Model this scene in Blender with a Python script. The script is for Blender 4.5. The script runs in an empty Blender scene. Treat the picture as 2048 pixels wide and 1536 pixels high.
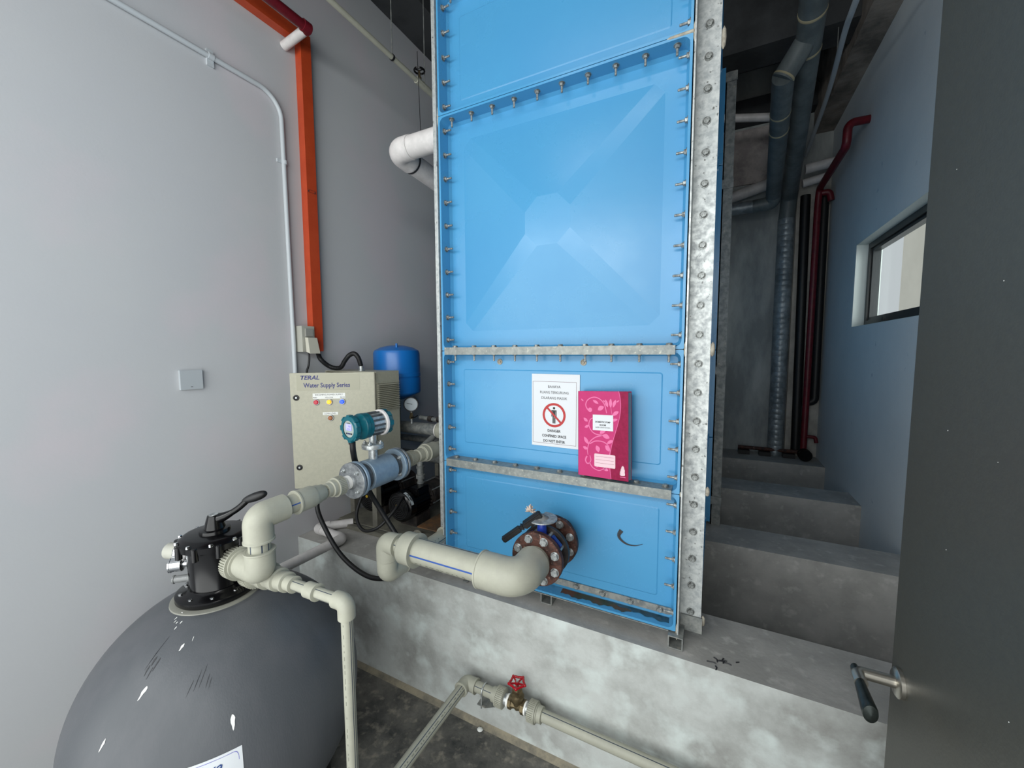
import bpy, bmesh, math, random
from mathutils import Vector, Matrix, Quaternion
random.seed(7)
PI = math.pi
S = bpy.context.scene
C = S.collection

# ------------------------------------------------------------------ camera, light, exposure
CAM = Vector((1.095, -1.4541, 0.9949))
yaw, pitch, roll = 0.4726, -0.0808, -0.0047
fw = Vector((-math.sin(yaw)*math.cos(pitch), math.cos(yaw)*math.cos(pitch), math.sin(pitch)))
rt = Vector((math.cos(yaw), math.sin(yaw), 0))
up = rt.cross(fw)
r2 = rt*math.cos(roll) + up*math.sin(roll)
u2 = -rt*math.sin(roll) + up*math.cos(roll)
cd = bpy.data.cameras.new('camera'); cam = bpy.data.objects.new('camera', cd); C.objects.link(cam)
cd.sensor_fit = 'HORIZONTAL'; cd.sensor_width = 36; cd.lens = 796.26/2048*36
cd.clip_start = 0.02
M = Matrix((r2, u2, -fw)).transposed().to_4x4(); M.translation = CAM
cam.matrix_world = M
S.camera = cam

w = bpy.data.worlds.new('world'); S.world = w; w.use_nodes = True
bg = w.node_tree.nodes['Background']; bg.inputs[0].default_value = (0.92, 0.97, 1.0, 1); bg.inputs[1].default_value = 0.9

def area(name, loc, rot, sx, sy, power, col, spread=PI):
    l = bpy.data.lights.new(name, 'AREA'); l.shape = 'RECTANGLE'; l.size = sx; l.size_y = sy
    l.energy = power; l.color = col; l.spread = spread
    o = bpy.data.objects.new(name, l); C.objects.link(o); o.location = loc; o.rotation_euler = rot
    return o
# daylight through the open doorway behind the camera
area('daylight_doorway', (0.75, -3.0, 0.62), (PI/2, 0, 0), 5.6, 2.5, 150, (0.98, 1.0, 0.98))
area('daylight_sky_strip', (0.75, -3.0, 2.02), (PI/2, 0, 0), 5.6, 0.36, 105, (0.96, 1.0, 1.0))
# daylight through the side window
area('daylight_window', (2.9, 1.8, 1.6), (PI/2, 0, PI/2), 1.6, 1.0, 52, (0.95, 1.0, 1.0))
# fluorescent lamp above the doorway (its own light)
area('lamp_light', (0.55, -1.25, 2.86), (0, 0, 0), 1.1, 0.12, 7, (1.0, 0.98, 0.97))

S.view_settings.view_transform = 'Standard'; S.view_settings.look = 'None'
S.view_settings.exposure = -0.36; S.view_settings.gamma = 1.0; S.view_settings.use_curve_mapping = False

# ------------------------------------------------------------------ materials
def srgb(r, g, b):
    f = lambda c: ((c/255+0.055)/1.055)**2.4 if c > 10 else c/255/12.92
    return (f(r), f(g), f(b), 1)
MATS = {}
def mat(name, col, rough=0.5, metal=0.0, spec=0.5, col2=None, scale=8.0, mix=(0.4, 0.6), detail=6, bump=0.0, bscale=60.0,
        emit=None, estr=0, col3=None, scale3=20.0, mix3=(0.6, 0.7), stretch=None, coat=0.0, rvar=0.0):
    m = bpy.data.materials.new(name); m.use_nodes = True
    nt = m.node_tree; b = nt.nodes['Principled BSDF']
    b.inputs['Base Color'].default_value = col
    b.inputs['Roughness'].default_value = rough; b.inputs['Metallic'].default_value = metal
    b.inputs['Specular IOR Level'].default_value = spec
    if coat: b.inputs['Coat Weight'].default_value = coat; b.inputs['Coat Roughness'].default_value = 0.08
    N = nt.nodes.new; L = nt.links.new
    def coords(st):
        tc = N('ShaderNodeTexCoord')
        if st:
            mp = N('ShaderNodeMapping'); mp.inputs['Scale'].default_value = st; L(tc.outputs['Object'], mp.inputs[0]); return mp.outputs[0]
        return tc.outputs['Object']
    last = None
    if col2 is not None:
        n = N('ShaderNodeTexNoise'); n.inputs['Scale'].default_value = scale; n.inputs['Detail'].default_value = detail; n.inputs['Roughness'].default_value = 0.65
        L(coords(stretch), n.inputs['Vector'])
        mr = N('ShaderNodeMapRange'); mr.inputs['From Min'].default_value = mix[0]; mr.inputs['From Max'].default_value = mix[1]
        L(n.outputs['Fac'], mr.inputs['Value'])
        mx = N('ShaderNodeMix'); mx.data_type = 'RGBA'; mx.inputs[6].default_value = col; mx.inputs[7].default_value = col2
        L(mr.outputs[0], mx.inputs[0]); last = mx.outputs[2]
        if rvar:
            ad = N('ShaderNodeMath'); ad.operation = 'MULTIPLY_ADD'; ad.inputs[1].default_value = rvar; ad.inputs[2].default_value = rough
            L(mr.outputs[0], ad.inputs[0]); L(ad.outputs[0], b.inputs['Roughness'])
    if col3 is not None:
        n = N('ShaderNodeTexNoise'); n.inputs['Scale'].default_value = scale3; n.inputs['Detail'].default_value = 8
        L(coords(None), n.inputs['Vector'])
        mr = N('ShaderNodeMapRange'); mr.inputs['From Min'].default_value = mix3[0]; mr.inputs['From Max'].default_value = mix3[1]
        L(n.outputs['Fac'], mr.inputs['Value'])
        mx = N('ShaderNodeMix'); mx.data_type = 'RGBA'; mx.inputs[6].default_value = col; mx.inputs[7].default_value = col3
        if last: L(last, mx.inputs[6])
        L(mr.outputs[0], mx.inputs[0]); last = mx.outputs[2]
    if last: L(last, b.inputs['Base Color'])
    if bump:
        n = N('ShaderNodeTexNoise'); n.inputs['Scale'].default_value = bscale; n.inputs['Detail'].default_value = 4
        L(coords(stretch), n.inputs['Vector'])
        bp = N('ShaderNodeBump'); bp.inputs['Strength'].default_value = bump; bp.inputs['Distance'].default_value = 0.01
        L(n.outputs['Fac'], bp.inputs['Height']); L(bp.outputs[0], b.inputs['Normal'])
    if emit is not None:
        b.inputs['Emission Color'].default_value = emit; b.inputs['Emission Strength'].default_value = estr
    MATS[name] = m; return m

m_wall_l = mat('painted_wall_left', srgb(189,191,193), 0.75, spec=0.25, col2=srgb(187,189,192), scale=1.5, col3=srgb(194,190,194), scale3=2.2, mix3=(0.5,0.65), bump=0.03, bscale=90)
m_wall_r = mat('painted_wall_right', srgb(214,219,220), 0.7, spec=0.3, col2=srgb(208,214,216), scale=2.5, col3=srgb(176,186,194), scale3=14, mix3=(0.68,0.76), bump=0.08, bscale=70)
m_back = mat('bare_plaster', srgb(176,180,178), 0.85, col2=srgb(140,145,145), scale=2.2, stretch=(1.5,1.5,0.5), bump=0.1, bscale=50)
m_raw = mat('raw_concrete', srgb(158,148,138), 0.9, col2=srgb(104,98,92), scale=3.0, stretch=(1,1,1), bump=0.5, bscale=18)
m_ceil = mat('ceiling_concrete', srgb(62,64,66), 0.9, col2=srgb(42,44,46), scale=2.0, bump=0.3, bscale=12)
m_plinth = mat('plinth_cement', srgb(188,192,189), 0.65, spec=0.35, col2=srgb(140,140,136), scale=3.6, mix=(0.40,0.70), detail=14, col3=srgb(200,208,205), scale3=11, mix3=(0.50,0.72), bump=0.15, bscale=40)
m_plinth2 = mat('dusty_cement', srgb(172,170,166), 0.7, col2=srgb(152,151,147), scale=4.5, col3=srgb(184,182,178), scale3=22, mix3=(0.58,0.72), bump=0.1, bscale=50)
m_floor = mat('floor_cement', srgb(112,110,104), 0.85, col2=srgb(54,56,56), scale=7, mix=(0.34,0.68), detail=14, col3=srgb(136,131,120), scale3=30, mix3=(0.54,0.72), bump=0.35, bscale=45)
m_blue = mat('blue_grp', srgb(74,146,190), 0.25, spec=0.5, col2=srgb(70,142,188), scale=1.6, bump=0.05, bscale=14, rvar=0.08)
m_galv = mat('galvanised_steel', srgb(192,196,194), 0.38, metal=0.35, col2=srgb(160,165,166), scale=44, mix=(0.4,0.62), col3=srgb(96,98,96), scale3=70, mix3=(0.64,0.72), bump=0.05, bscale=80, rvar=0.15)
m_galv_b = mat('worn_galvanised_bar', srgb(140,144,140), 0.42, metal=0.3, col2=srgb(112,117,116), scale=48, mix=(0.35,0.65), col3=srgb(166,166,154), scale3=90, mix3=(0.6,0.72), bump=0.06, bscale=70)
m_galv_d = mat('dull_galvanised_steel', srgb(140,142,138), 0.55, metal=0.25, col2=srgb(104,108,108), scale=30, mix=(0.4,0.62), col3=srgb(168,164,150), scale3=40, mix3=(0.62,0.76), bump=0.08, bscale=60)
m_bolt = mat('weathered_bolt_steel', srgb(158,162,160), 0.42, metal=0.5, col2=srgb(98,100,98), scale=90)
m_sealant = mat('old_sealant', srgb(178,172,158), 0.8, col2=srgb(140,134,122), scale=40)
m_ppr = mat('beige_pipe_plastic', srgb(164,164,150), 0.45, spec=0.3, col2=srgb(158,158,145), scale=18, col3=srgb(160,158,144), scale3=55, mix3=(0.68,0.74))
m_stripe = mat('pipe_stripe_ink', srgb(40,78,150), 0.5)
m_stripe_k = mat('pipe_dark_stripe_ink', srgb(52,62,76), 0.5)
m_print = mat('pipe_print_ink', srgb(110,112,100), 0.5)
m_pvc = mat('white_pipe_plastic', srgb(216,212,210), 0.42, spec=0.45, col2=srgb(200,197,195), scale=14)
m_black = mat('glossy_black_plastic', srgb(8,8,10), 0.2, spec=0.4)
m_black_m = mat('matt_black_rubber', srgb(20,21,23), 0.5, col2=srgb(12,12,14), scale=30)
m_vessel = mat('grey_fibreglass', srgb(84,86,90), 0.42, spec=0.28, col2=srgb(78,81,85), scale=3, bump=0.05, bscale=90, stretch=(3,3,0.25))
m_whitep = mat('white_paint', srgb(226,228,224), 0.6)
m_chip = mat('dark_scuff', srgb(40,41,45), 0.5)
m_rust = mat('rusty_iron', srgb(86,54,44), 0.65, spec=0.4, col2=srgb(44,30,27), scale=35, mix=(0.4,0.62), col3=srgb(150,118,104), scale3=90, mix3=(0.64,0.72), bump=0.4, bscale=70)
m_castiron = mat('dark_cast_iron', srgb(58,52,48), 0.5, col2=srgb(34,32,32), scale=25, bump=0.15, bscale=60)
m_valveblue = mat('blue_valve_enamel', srgb(28,52,140), 0.28)
m_zinc = mat('zinc_plated_steel', srgb(196,200,200), 0.35, metal=0.6, col2=srgb(150,154,154), scale=60)
m_steel = mat('stainless_steel', srgb(176,172,162), 0.28, metal=0.9)
m_chrome = mat('chrome', srgb(210,212,214), 0.1, metal=1.0)
m_alu = mat('painted_aluminium', srgb(132,150,164), 0.42, metal=0.25, col2=srgb(122,140,156), scale=40)
m_alu_d = mat('dark_cast_aluminium', srgb(92,94,95), 0.5, metal=0.3, col2=srgb(72,74,76), scale=40)
m_flange = mat('cast_galvanised_flange', srgb(150,154,156), 0.5, metal=0.45, col2=srgb(108,112,116), scale=30, bump=0.15, bscale=50)
m_teal = mat('teal_enamel', srgb(8,86,98), 0.3, spec=0.5)
m_ptfe = mat('white_thread_tape', srgb(236,236,232), 0.6)
m_cab = mat('cream_enamel', srgb(176,174,156), 0.5, spec=0.35, col2=srgb(170,168,151), scale=60)
m_cab_strip = mat('cream_sticker', srgb(160,158,138), 0.4)
m_navy = mat('navy_ink', srgb(36,38,104), 0.5)
m_tankblue = mat('blue_pressure_enamel', srgb(18,104,180), 0.32, spec=0.5)
m_orange = mat('orange_enamel', srgb(188,72,36), 0.4, col2=srgb(180,66,32), scale=12)
m_redpipe = mat('red_pipe_paint', srgb(104,16,30), 0.45, col2=srgb(86,12,24), scale=25)
m_redwheel = mat('red_wheel_enamel', srgb(160,10,26), 0.25)
m_brass = mat('aged_brass', srgb(126,112,84), 0.45, metal=0.7, col2=srgb(92,82,62), scale=40)
m_doorgrey = mat('door_grey_paint', srgb(67,66,58), 0.42, spec=0.5, col2=srgb(62,61,54), scale=90, mix=(0.35,0.65), bump=0.03, bscale=200)
m_grip = mat('dark_handle_patina', srgb(52,58,56), 0.35, metal=0.6, col2=srgb(38,44,42), scale=60)
m_greyduct = mat('grey_duct_plastic', srgb(104,112,113), 0.45, col2=srgb(82,90,92), scale=7, stretch=(1,1,0.4))
m_paint_lip = mat('dried_glue', srgb(170,160,130), 0.7)
m_insul = mat('foil_cladding', srgb(150,158,162), 0.38, metal=0.3, col2=srgb(112,120,124), scale=9, bump=0.25, bscale=26)
m_paper = mat('white_paper', srgb(204,208,212), 0.6)
m_ink = mat('black_ink', srgb(30,30,32), 0.6)
m_ink_w = mat('maroon_ink', srgb(96,42,60), 0.6)
m_signred = mat('sign_red_ink', srgb(168,24,26), 0.5)
m_pink = mat('pink_cover', srgb(182,46,106), 0.42, spec=0.2, col2=srgb(176,42,100), scale=10)
m_pink_d = mat('deep_pink_cover', srgb(128,8,56), 0.45, spec=0.15, col2=srgb(138,16,64), scale=60)
m_pink_l = mat('light_pink_print', srgb(208,92,146), 0.35)
m_pages = mat('page_edges', srgb(150,160,166), 0.6, col2=srgb(120,130,136), scale=200, stretch=(8,8,0.05))
m_palelabel = mat('pale_label', srgb(214,184,192), 0.5)
m_winframe = mat('black_window_frame', srgb(26,32,34), 0.35)
m_reveal = mat('window_reveal_paint', srgb(206,214,210), 0.7)
m_cream = mat('cream_outside_wall', srgb(236,230,216), 0.8, col2=srgb(230,224,210), scale=2)
m_lamp_r = mat('red_pilot_lens', srgb(170,16,40), 0.2, emit=srgb(220,30,60), estr=0.25)
m_lamp_y = mat('yellow_pilot_lens', srgb(250,180,20), 0.2, emit=srgb(255,190,30), estr=0.7)
m_lamp_b = mat('blue_pilot_lens', srgb(20,80,230), 0.2, emit=srgb(30,90,255), estr=0.6)
m_lamp_o = mat('unlit_amber_lens', srgb(150,84,30), 0.3)
m_lcd = mat('lcd_backlight', srgb(150,150,240), 0.3, emit=srgb(158,158,250), estr=0.75)
m_lcdink = mat('lcd_ink', srgb(96,92,190), 0.4)
m_face = mat('meter_faceplate', srgb(150,160,156), 0.4)
m_dial = mat('gauge_dial', srgb(186,196,200), 0.5)
m_clear = mat('sight_glass', srgb(120,122,122), 0.15)
m_socket = mat('grey_socket_plastic', srgb(172,172,162), 0.45)
m_socket_d = mat('socket_switch_plastic', srgb(148,148,142), 0.4)
m_pale_cond = mat('pale_conduit_plastic', srgb(186,192,196), 0.45)
m_lens = mat('clear_cover', srgb(196,194,180), 0.12)
m_rustshelf = mat('rusty_brown_steel', srgb(118,82,48), 0.7, col2=srgb(70,60,48), scale=10)
m_skid = mat('skid_grey_paint', srgb(120,118,106), 0.6, col2=srgb(98,96,88), scale=10)
m_yellow = mat('yellow_plastic', srgb(190,160,50), 0.4)
m_stain = mat('rust_stain', srgb(92,52,34), 0.4, col2=srgb(50,60,48), scale=14, mix=(0.4,0.6))
m_wstain = mat('dark_water_stain', srgb(22,72,96), 0.25, col2=srgb(24,56,66), scale=20, mix=(0.4,0.6))
m_tube = mat('lamp_tube', srgb(240,240,240), 0.4, emit=(1, 0.98, 0.96, 1), estr=3.0)
m_glass = bpy.data.materials.new('window_glass'); m_glass.use_nodes = True
nt = m_glass.node_tree; nt.nodes.clear()
_o = nt.nodes.new('ShaderNodeOutputMaterial'); _t = nt.nodes.new('ShaderNodeBsdfTransparent'); _g = nt.nodes.new('ShaderNodeBsdfGlossy')
_g.inputs['Roughness'].default_value = 0.02; _m = nt.nodes.new('ShaderNodeMixShader'); _m.inputs[0].default_value = 0.06
_t.inputs[0].default_value = (0.93, 0.95, 0.95, 1)
nt.links.new(_t.outputs[0], _m.inputs[1]); nt.links.new(_g.outputs[0], _m.inputs[2]); nt.links.new(_m.outputs[0], _o.inputs[0])

# ------------------------------------------------------------------ helpers
def V(*a): return Vector(a)
def WL(o):                                   # world location of an unrotated chain
    p = Vector(o.location)
    while o.parent: o = o.parent; p = p + Vector(o.location)
    return p
def new(name, bm, m, parent=None, smooth=True, angle=38, bevel=0.0):
    """bm in world coordinates -> ONE mesh object; parent = thing or part"""
    if bevel:
        es = [e for e in bm.edges if len(e.link_faces) == 2 and e.calc_face_angle(0) > 0.6]
        bmesh.ops.bevel(bm, geom=es, offset=bevel, segments=2, affect='EDGES', clamp_overlap=True)
    me = bpy.data.meshes.new(name)
    if parent is not None:
        off = -WL(parent)
        bmesh.ops.translate(bm, verts=bm.verts, vec=off)
    bm.normal_update()
    bm.to_mesh(me); bm.free()
    for x in (m if isinstance(m, (list, tuple)) else [m]): me.materials.append(x)
    if smooth:
        me.shade_smooth(); me.set_sharp_from_angle(angle=math.radians(angle))
    o = bpy.data.objects.new(name, me); C.objects.link(o)
    if parent is not None: o.parent = parent
    return o
def thing(name, label, cat, loc=(0,0,0), group=None):
    o = bpy.data.objects.new(name, None); C.objects.link(o); o.location = loc
    o.empty_display_size = 0.05
    o['label'] = label; o['category'] = cat
    if group: o['group'] = group
    return o
def tag(o, label, cat, group=None):
    o['label'] = label; o['category'] = cat
    if group: o['group'] = group
    return o
def struct(name, bm, m, **k):
    o = new(name, bm, m, **k); o['kind'] = 'structure'; return o
def BM(): return bmesh.new()
def box(bm, x0, x1, y0, y1, z0, z1, mi=0):
    v = [bm.verts.new((x, y, z)) for x in (x0, x1) for y in (y0, y1) for z in (z0, z1)]
    for f in ((0,1,3,2),(4,6,7,5),(0,4,5,1),(2,3,7,6),(0,2,6,4),(1,5,7,3)):
        bm.faces.new([v[i] for i in f]).material_index = mi
    return bm
def obox(bm, c, ax, ay, az, hx, hy, hz, mi=0):
    ax, ay, az = [Vector(a).normalized() for a in (ax, ay, az)]; c = Vector(c)
    v = [bm.verts.new(c + ax*x + ay*y + az*z) for x in (-hx, hx) for y in (-hy, hy) for z in (-hz, hz)]
    for f in ((0,1,3,2),(4,6,7,5),(0,4,5,1),(2,3,7,6),(0,2,6,4),(1,5,7,3)):
        bm.faces.new([v[i] for i in f]).material_index = mi
    bmesh.ops.recalc_face_normals(bm, faces=bm.faces)
    return bm
def frame(d):
    d = Vector(d).normalized()
    a = Vector((0,0,1)) if abs(d.z) < 0.9 else Vector((0,1,0))
    u = d.cross(a).normalized(); v = d.cross(u).normalized()
    return d, u, v
def lathe(bm, o, d, prof, seg=32, cap=True, mi=0, stripes=None):
    """prof: (t along d, radius)."""
    o = Vector(o); d, u, v = frame(d)
    rings = []
    for t, r in prof:
        if r <= 1e-6: rings.append([bm.verts.new(o + d*t)])
        else: rings.append([bm.verts.new(o + d*t + (u*math.cos(2*PI*i/seg) + v*math.sin(2*PI*i/seg))*r) for i in range(seg)])
    for k, (a, b) in enumerate(zip(rings, rings[1:])):
        for i in range(seg):
            j = (i+1) % seg
            if len(a) == 1 and len(b) == 1: continue
            if len(a) == 1: f = bm.faces.new((a[0], b[i], b[j]))
            elif len(b) == 1: f = bm.faces.new((a[i], a[j], b[0]))
            else: f = bm.faces.new((a[i], a[j], b[j], b[i]))
            f.material_index = mi
            if stripes:
                s = stripes(i, k)
                if s is not None: f.material_index = s
    if cap:
        if len(rings[0]) > 1: bm.faces.new(rings[0][::-1]).material_index = mi
        if len(rings[-1]) > 1: bm.faces.new(rings[-1]).material_index = mi
    bmesh.ops.recalc_face_normals(bm, faces=bm.faces)
    return bm
def cyl(bm, a, b, r, seg=24, mi=0):
    a = Vector(a); b = Vector(b); return lathe(bm, a, b-a, [(0, r), ((b-a).length, r)], seg, mi=mi)
def fillet(pts, rad, n=8):
    pts = [Vector(p) for p in pts]; out = [pts[0]]
    for i in range(1, len(pts)-1):
        p = pts[i]; a = (pts[i-1]-p); b = (pts[i+1]-p)
        ang = a.angle(b)
        if ang > PI-0.02 or rad <= 0: out.append(p); continue
        t = min(rad/math.tan(ang/2), a.length*0.49, b.length*0.49); rr = t*math.tan(ang/2)
        a.normalize(); b.normalize(); bis = (a+b).normalized(); c = p + bis*(rr/math.sin(ang/2))
        s = p + a*t - c; e = p + b*t - c
        tot = s.angle(e); axis = s.cross(e).normalized()
        for k in range(n+1): out.append(c + Quaternion(axis, tot*k/n) @ s)
    out.append(pts[-1]); return out
def catmull(pts, n=8):
    P = [Vector(p) for p in pts]; P = [P[0]*2-P[1]] + P + [P[-1]*2-P[-2]]; out = []
    for i in range(1, len(P)-2):
        for k in range(n):
            t = k/n
            out.append(0.5*((2*P[i]) + (P[i+1]-P[i-1])*t + (2*P[i-1]-5*P[i]+4*P[i+1]-P[i+2])*t*t + (-P[i-1]+3*P[i]-3*P[i+1]+P[i+2])*t**3))
    out.append(P[-2]); return out
def sweep(bm, pts, r, seg=20, cap=True, mi=0, rib=0.0):
    pts = [Vector(p) for p in pts]; n = len(pts)
    T = []
    for i in range(n):
        if i == 0: t = pts[1]-pts[0]
        elif i == n-1: t = pts[-1]-pts[-2]
        else: t = (pts[i+1]-pts[i]).normalized() + (pts[i]-pts[i-1]).normalized()
        T.append(t.normalized())
    _, u, v = frame(T[0]); rings = []
    for i in range(n):
        if i:
            q = T[i-1].rotation_difference(T[i]); u = (q @ u)
            u = (u - T[i]*u.dot(T[i])).normalized()
        v = T[i].cross(u)
        rr = r(i/(n-1)) if callable(r) else r
        if rib: rr += rib*(i % 2)
        rings.append([bm.verts.new(pts[i] + (u*math.cos(2*PI*k/seg)+v*math.sin(2*PI*k/seg))*rr) for k in range(seg)])
    for a, b in zip(rings, rings[1:]):
        for k in range(seg):
            j = (k+1) % seg; bm.faces.new((a[k], a[j], b[j], b[k])).material_index = mi
    if cap: bm.faces.new(rings[0][::-1]); bm.faces.new(rings[-1])
    bmesh.ops.recalc_face_normals(bm, faces=bm.faces)
    return bm
def poly(bm, pts, thick=None, mi=0):
    """planar polygon; extruded by vector thick"""
    vs = [bm.verts.new(p) for p in pts]; f = bm.faces.new(vs); f.material_index = mi
    if thick is not None:
        g = bmesh.ops.extrude_face_region(bm, geom=[f]); nv = [e for e in g['geom'] if isinstance(e, bmesh.types.BMVert)]
        bmesh.ops.translate(bm, verts=nv, vec=Vector(thick))
        for ff in bm.faces: 
            if any(x in nv for x in ff.verts): ff.material_index = mi
        bmesh.ops.recalc_face_normals(bm, faces=bm.faces)
    return bm
def plate(bm, loops, y0, y1, T):
    """flat plate with holes: loops of (a,b); between depth y0 and y1; T maps (a,b,d)->world"""
    for d in (y0, y1):
        es = []
        for lp in loops:
            vs = [bm.verts.new(T(a, b, d)) for a, b in lp]
            es += [bm.edges.new((vs[i], vs[(i+1) % len(vs)])) for i in range(len(vs))]
        bmesh.ops.triangle_fill(bm, edges=es, use_beauty=True)
    return bm
def text(name, s, size, o, ax, ay, m, parent=None, bold=0.0, shear=0.0, align='CENTER', space=1.0, depth=0.0004, fn=None, sx=1.0):
    """mesh lettering: ax = reading direction, ay = up; optional fn maps local (x,y)->world"""
    cu = bpy.data.curves.new('t', 'FONT'); cu.body = s; cu.size = size; cu.align_x = align; cu.offset = bold; cu.shear = shear; cu.space_character = space
    cu.resolution_u = 2
    ob = bpy.data.objects.new('t', cu); C.objects.link(ob)
    dg = bpy.context.evaluated_depsgraph_get(); dg.update()
    me = bpy.data.meshes.new_from_object(ob.evaluated_get(dg))
    bpy.data.objects.remove(ob); bpy.data.curves.remove(cu)
    ax = Vector(ax).normalized(); ay = Vector(ay).normalized(); az = ax.cross(ay); o = Vector(o)
    bm = bmesh.new(); bm.from_mesh(me); bpy.data.meshes.remove(me)
    for v in bm.verts:
        v.co = fn(v.co.x*sx, v.co.y) if fn else o + ax*v.co.x*sx + ay*v.co.y + az*depth
    return new(name, bm, m, parent, smooth=False)
def rrect(a0, a1, b0, b1, r, n=5):
    out = []
    for cx, cy, st in ((a1-r, b1-r, 0), (a0+r, b1-r, 90), (a0+r, b0+r, 180), (a1-r, b0+r, 270)):
        for k in range(n+1):
            t = math.radians(st + 90*k/n); out.append((cx + r*math.cos(t), cy + r*math.sin(t)))
    return out
def hexring(r): return [(r*math.cos(PI/3*i), r*math.sin(PI/3*i)) for i in range(6)]
def bolt_mesh(name, rn=0.0085, tn=0.007, rw=0.011, stud=0.02, rs=0.0042, m=None, double=False):
    bm = BM()
    lathe(bm, (0,0,0), (0,0,1), [(0, rw), (0.0018, rw)], 16)
    lathe(bm, (0,0,0.0018), (0,0,1), [(0, rn), (tn*0.85, rn), (tn, rn*0.88)], 6)
    if stud: lathe(bm, (0,0,tn), (0,0,1), [(0, rs), (stud-0.001, rs), (stud, rs*0.7)], 10)
    me = bpy.data.meshes.new(name); bm.to_mesh(me); bm.free(); me.materials.append(m or m_bolt)
    me.shade_smooth(); me.set_sharp_from_angle(angle=math.radians(35))
    return me
def put(me, name, loc, axis, parent, spin=0.0):
    """instance of a mesh as an object, its +Z along axis"""
    o = bpy.data.objects.new(name, me); C.objects.link(o); o.parent = parent
    q = Vector((0,0,1)).rotation_difference(Vector(axis).normalized())
    o.rotation_mode = 'QUATERNION'; o.rotation_quaternion = q @ Quaternion((0,0,1), spin)
    o.location = Vector(loc) - WL(parent); return o

FZ = -0.655     # floor level
PT = -0.052     # plinth top
exec_parts = []
# ================================================================== THE ROOM
YB = 3.34; CZ = 3.75
struct('floor', box(BM(), -1.2, 2.2, -1.8, YB+0.2, FZ-0.1, FZ), m_floor, smooth=False)
struct('ceiling', box(BM(), -1.2, 2.2, -1.8, YB+0.2, CZ, CZ+0.1), m_ceil, smooth=False)
struct('wall_left', box(BM(), -1.15, -1.0, -1.75, YB+0.1, FZ, CZ), m_wall_l, smooth=False)
struct('wall_back', box(BM(), -1.0, 2.0, YB, YB+0.1, FZ, CZ), m_back, smooth=False)
# front wall behind the camera, with the doorway
bm = BM()
box(bm, -1.0, -0.94, -1.75, -1.6, FZ, CZ); box(bm, 1.5, 2.0, -1.75, -1.6, FZ, CZ); box(bm, -0.94, 1.5, -1.75, -1.6, 2.46, CZ)
struct('wall_front', bm, m_wall_l, smooth=False)
# right wall: painted up to 3.02, window opening
wy0, wy1, wz0, wz1 = 1.20, 2.415, 1.165, 1.775
bm = BM()
def wall_r(bm, y0, y1, z0, z1, x0=2.0, x1=2.15): box(bm, x0, x1, y0, y1, z0, z1)
wall_r(bm, -1.75, wy0, FZ, 3.02); wall_r(bm, wy1, YB+0.1, FZ, 3.02); wall_r(bm, wy0, wy1, FZ, wz0); wall_r(bm, wy0, wy1, wz1, 3.02)
struct('wall_right', bm, m_wall_r, smooth=False)
struct('trim_1', box(BM(), 1.845, 2.15, -1.75, YB, 3.02, CZ), m_raw, smooth=False)
# beams under the ceiling
struct('trim_2', box(BM(), -1.0, 1.844, 1.95, 2.2, 3.1, CZ), m_ceil, smooth=False)
struct('trim_3', box(BM(), -1.0, 1.844, 3.2, YB, 3.22, 3.42), m_ceil, smooth=False)
struct('trim_4', box(BM(), -1.0, -0.72, -1.6, YB, 3.3, CZ), m_ceil, smooth=False)
# pale patch of exposed brick on the back wall
struct('trim_5', box(BM(), 1.02, 1.72, YB-0.02, YB, 2.66, 3.19), mat('exposed_masonry', srgb(190,182,178), 0.85, col2=srgb(150,142,140), scale=6), smooth=False)
# window: reveal, frame, glass
wr = BM()
box(wr, 2.0005, 2.15, wy1-0.004, wy1, wz0, wz1); box(wr, 2.0005, 2.15, wy0, wy1, wz1-0.004, wz1); box(wr, 2.0005, 2.15, wy0, wy1, wz0, wz0+0.004)
win = struct('window_1', wr, m_reveal, smooth=False)
bm = BM()
fx0, fx1 = 2.07, 2.115
def rect_frame(bm, x0, x1, y0, y1, z0, z1, t):
    box(bm, x0, x1, y0, y0+t, z0, z1); box(bm, x0, x1, y1-t, y1, z0, z1); box(bm, x0, x1, y0+t, y1-t, z0, z0+t); box(bm, x0, x1, y0+t, y1-t, z1-t, z1)
rect_frame(bm, fx0, fx1, wy0+0.004, wy1-0.004, wz0+0.004, wz1-0.004, 0.04)
new('window_frame', bm, m_winframe, win, smooth=False)
bm = BM(); rect_frame(bm, fx0+0.012, fx1+0.012, wy0+0.046, wy1-0.046, wz0+0.046, wz1-0.046, 0.022)
new('sash', bm, m_winframe, win, smooth=False)
new('pane', box(BM(), 2.098, 2.102, wy0+0.06, wy1-0.06, wz0+0.06, wz1-0.06), m_glass, win, smooth=False)
bm = BM(); box(bm, 2.055, 2.072, 1.94, 2.0, wz0+0.02, wz0+0.03); box(bm, 2.048, 2.058, 1.95, 1.97, wz0+0.018, wz0+0.045)
new('latch', bm, m_winframe, win, smooth=False)
# the pale wall and column outside the window
struct('wall_outside', box(BM(), 4.4, 4.5, -1.6, 9.5, FZ, 4.2), m_cream, smooth=False)
struct('trim_6', box(BM(), 4.0, 4.4, 5.4, 7.2, FZ, 4.2), m_cream, smooth=False)
struct('trim_7', box(BM(), 4.36, 4.4, -1.6, 5.4, 1.78, 4.2), m_cream, smooth=False)

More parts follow.
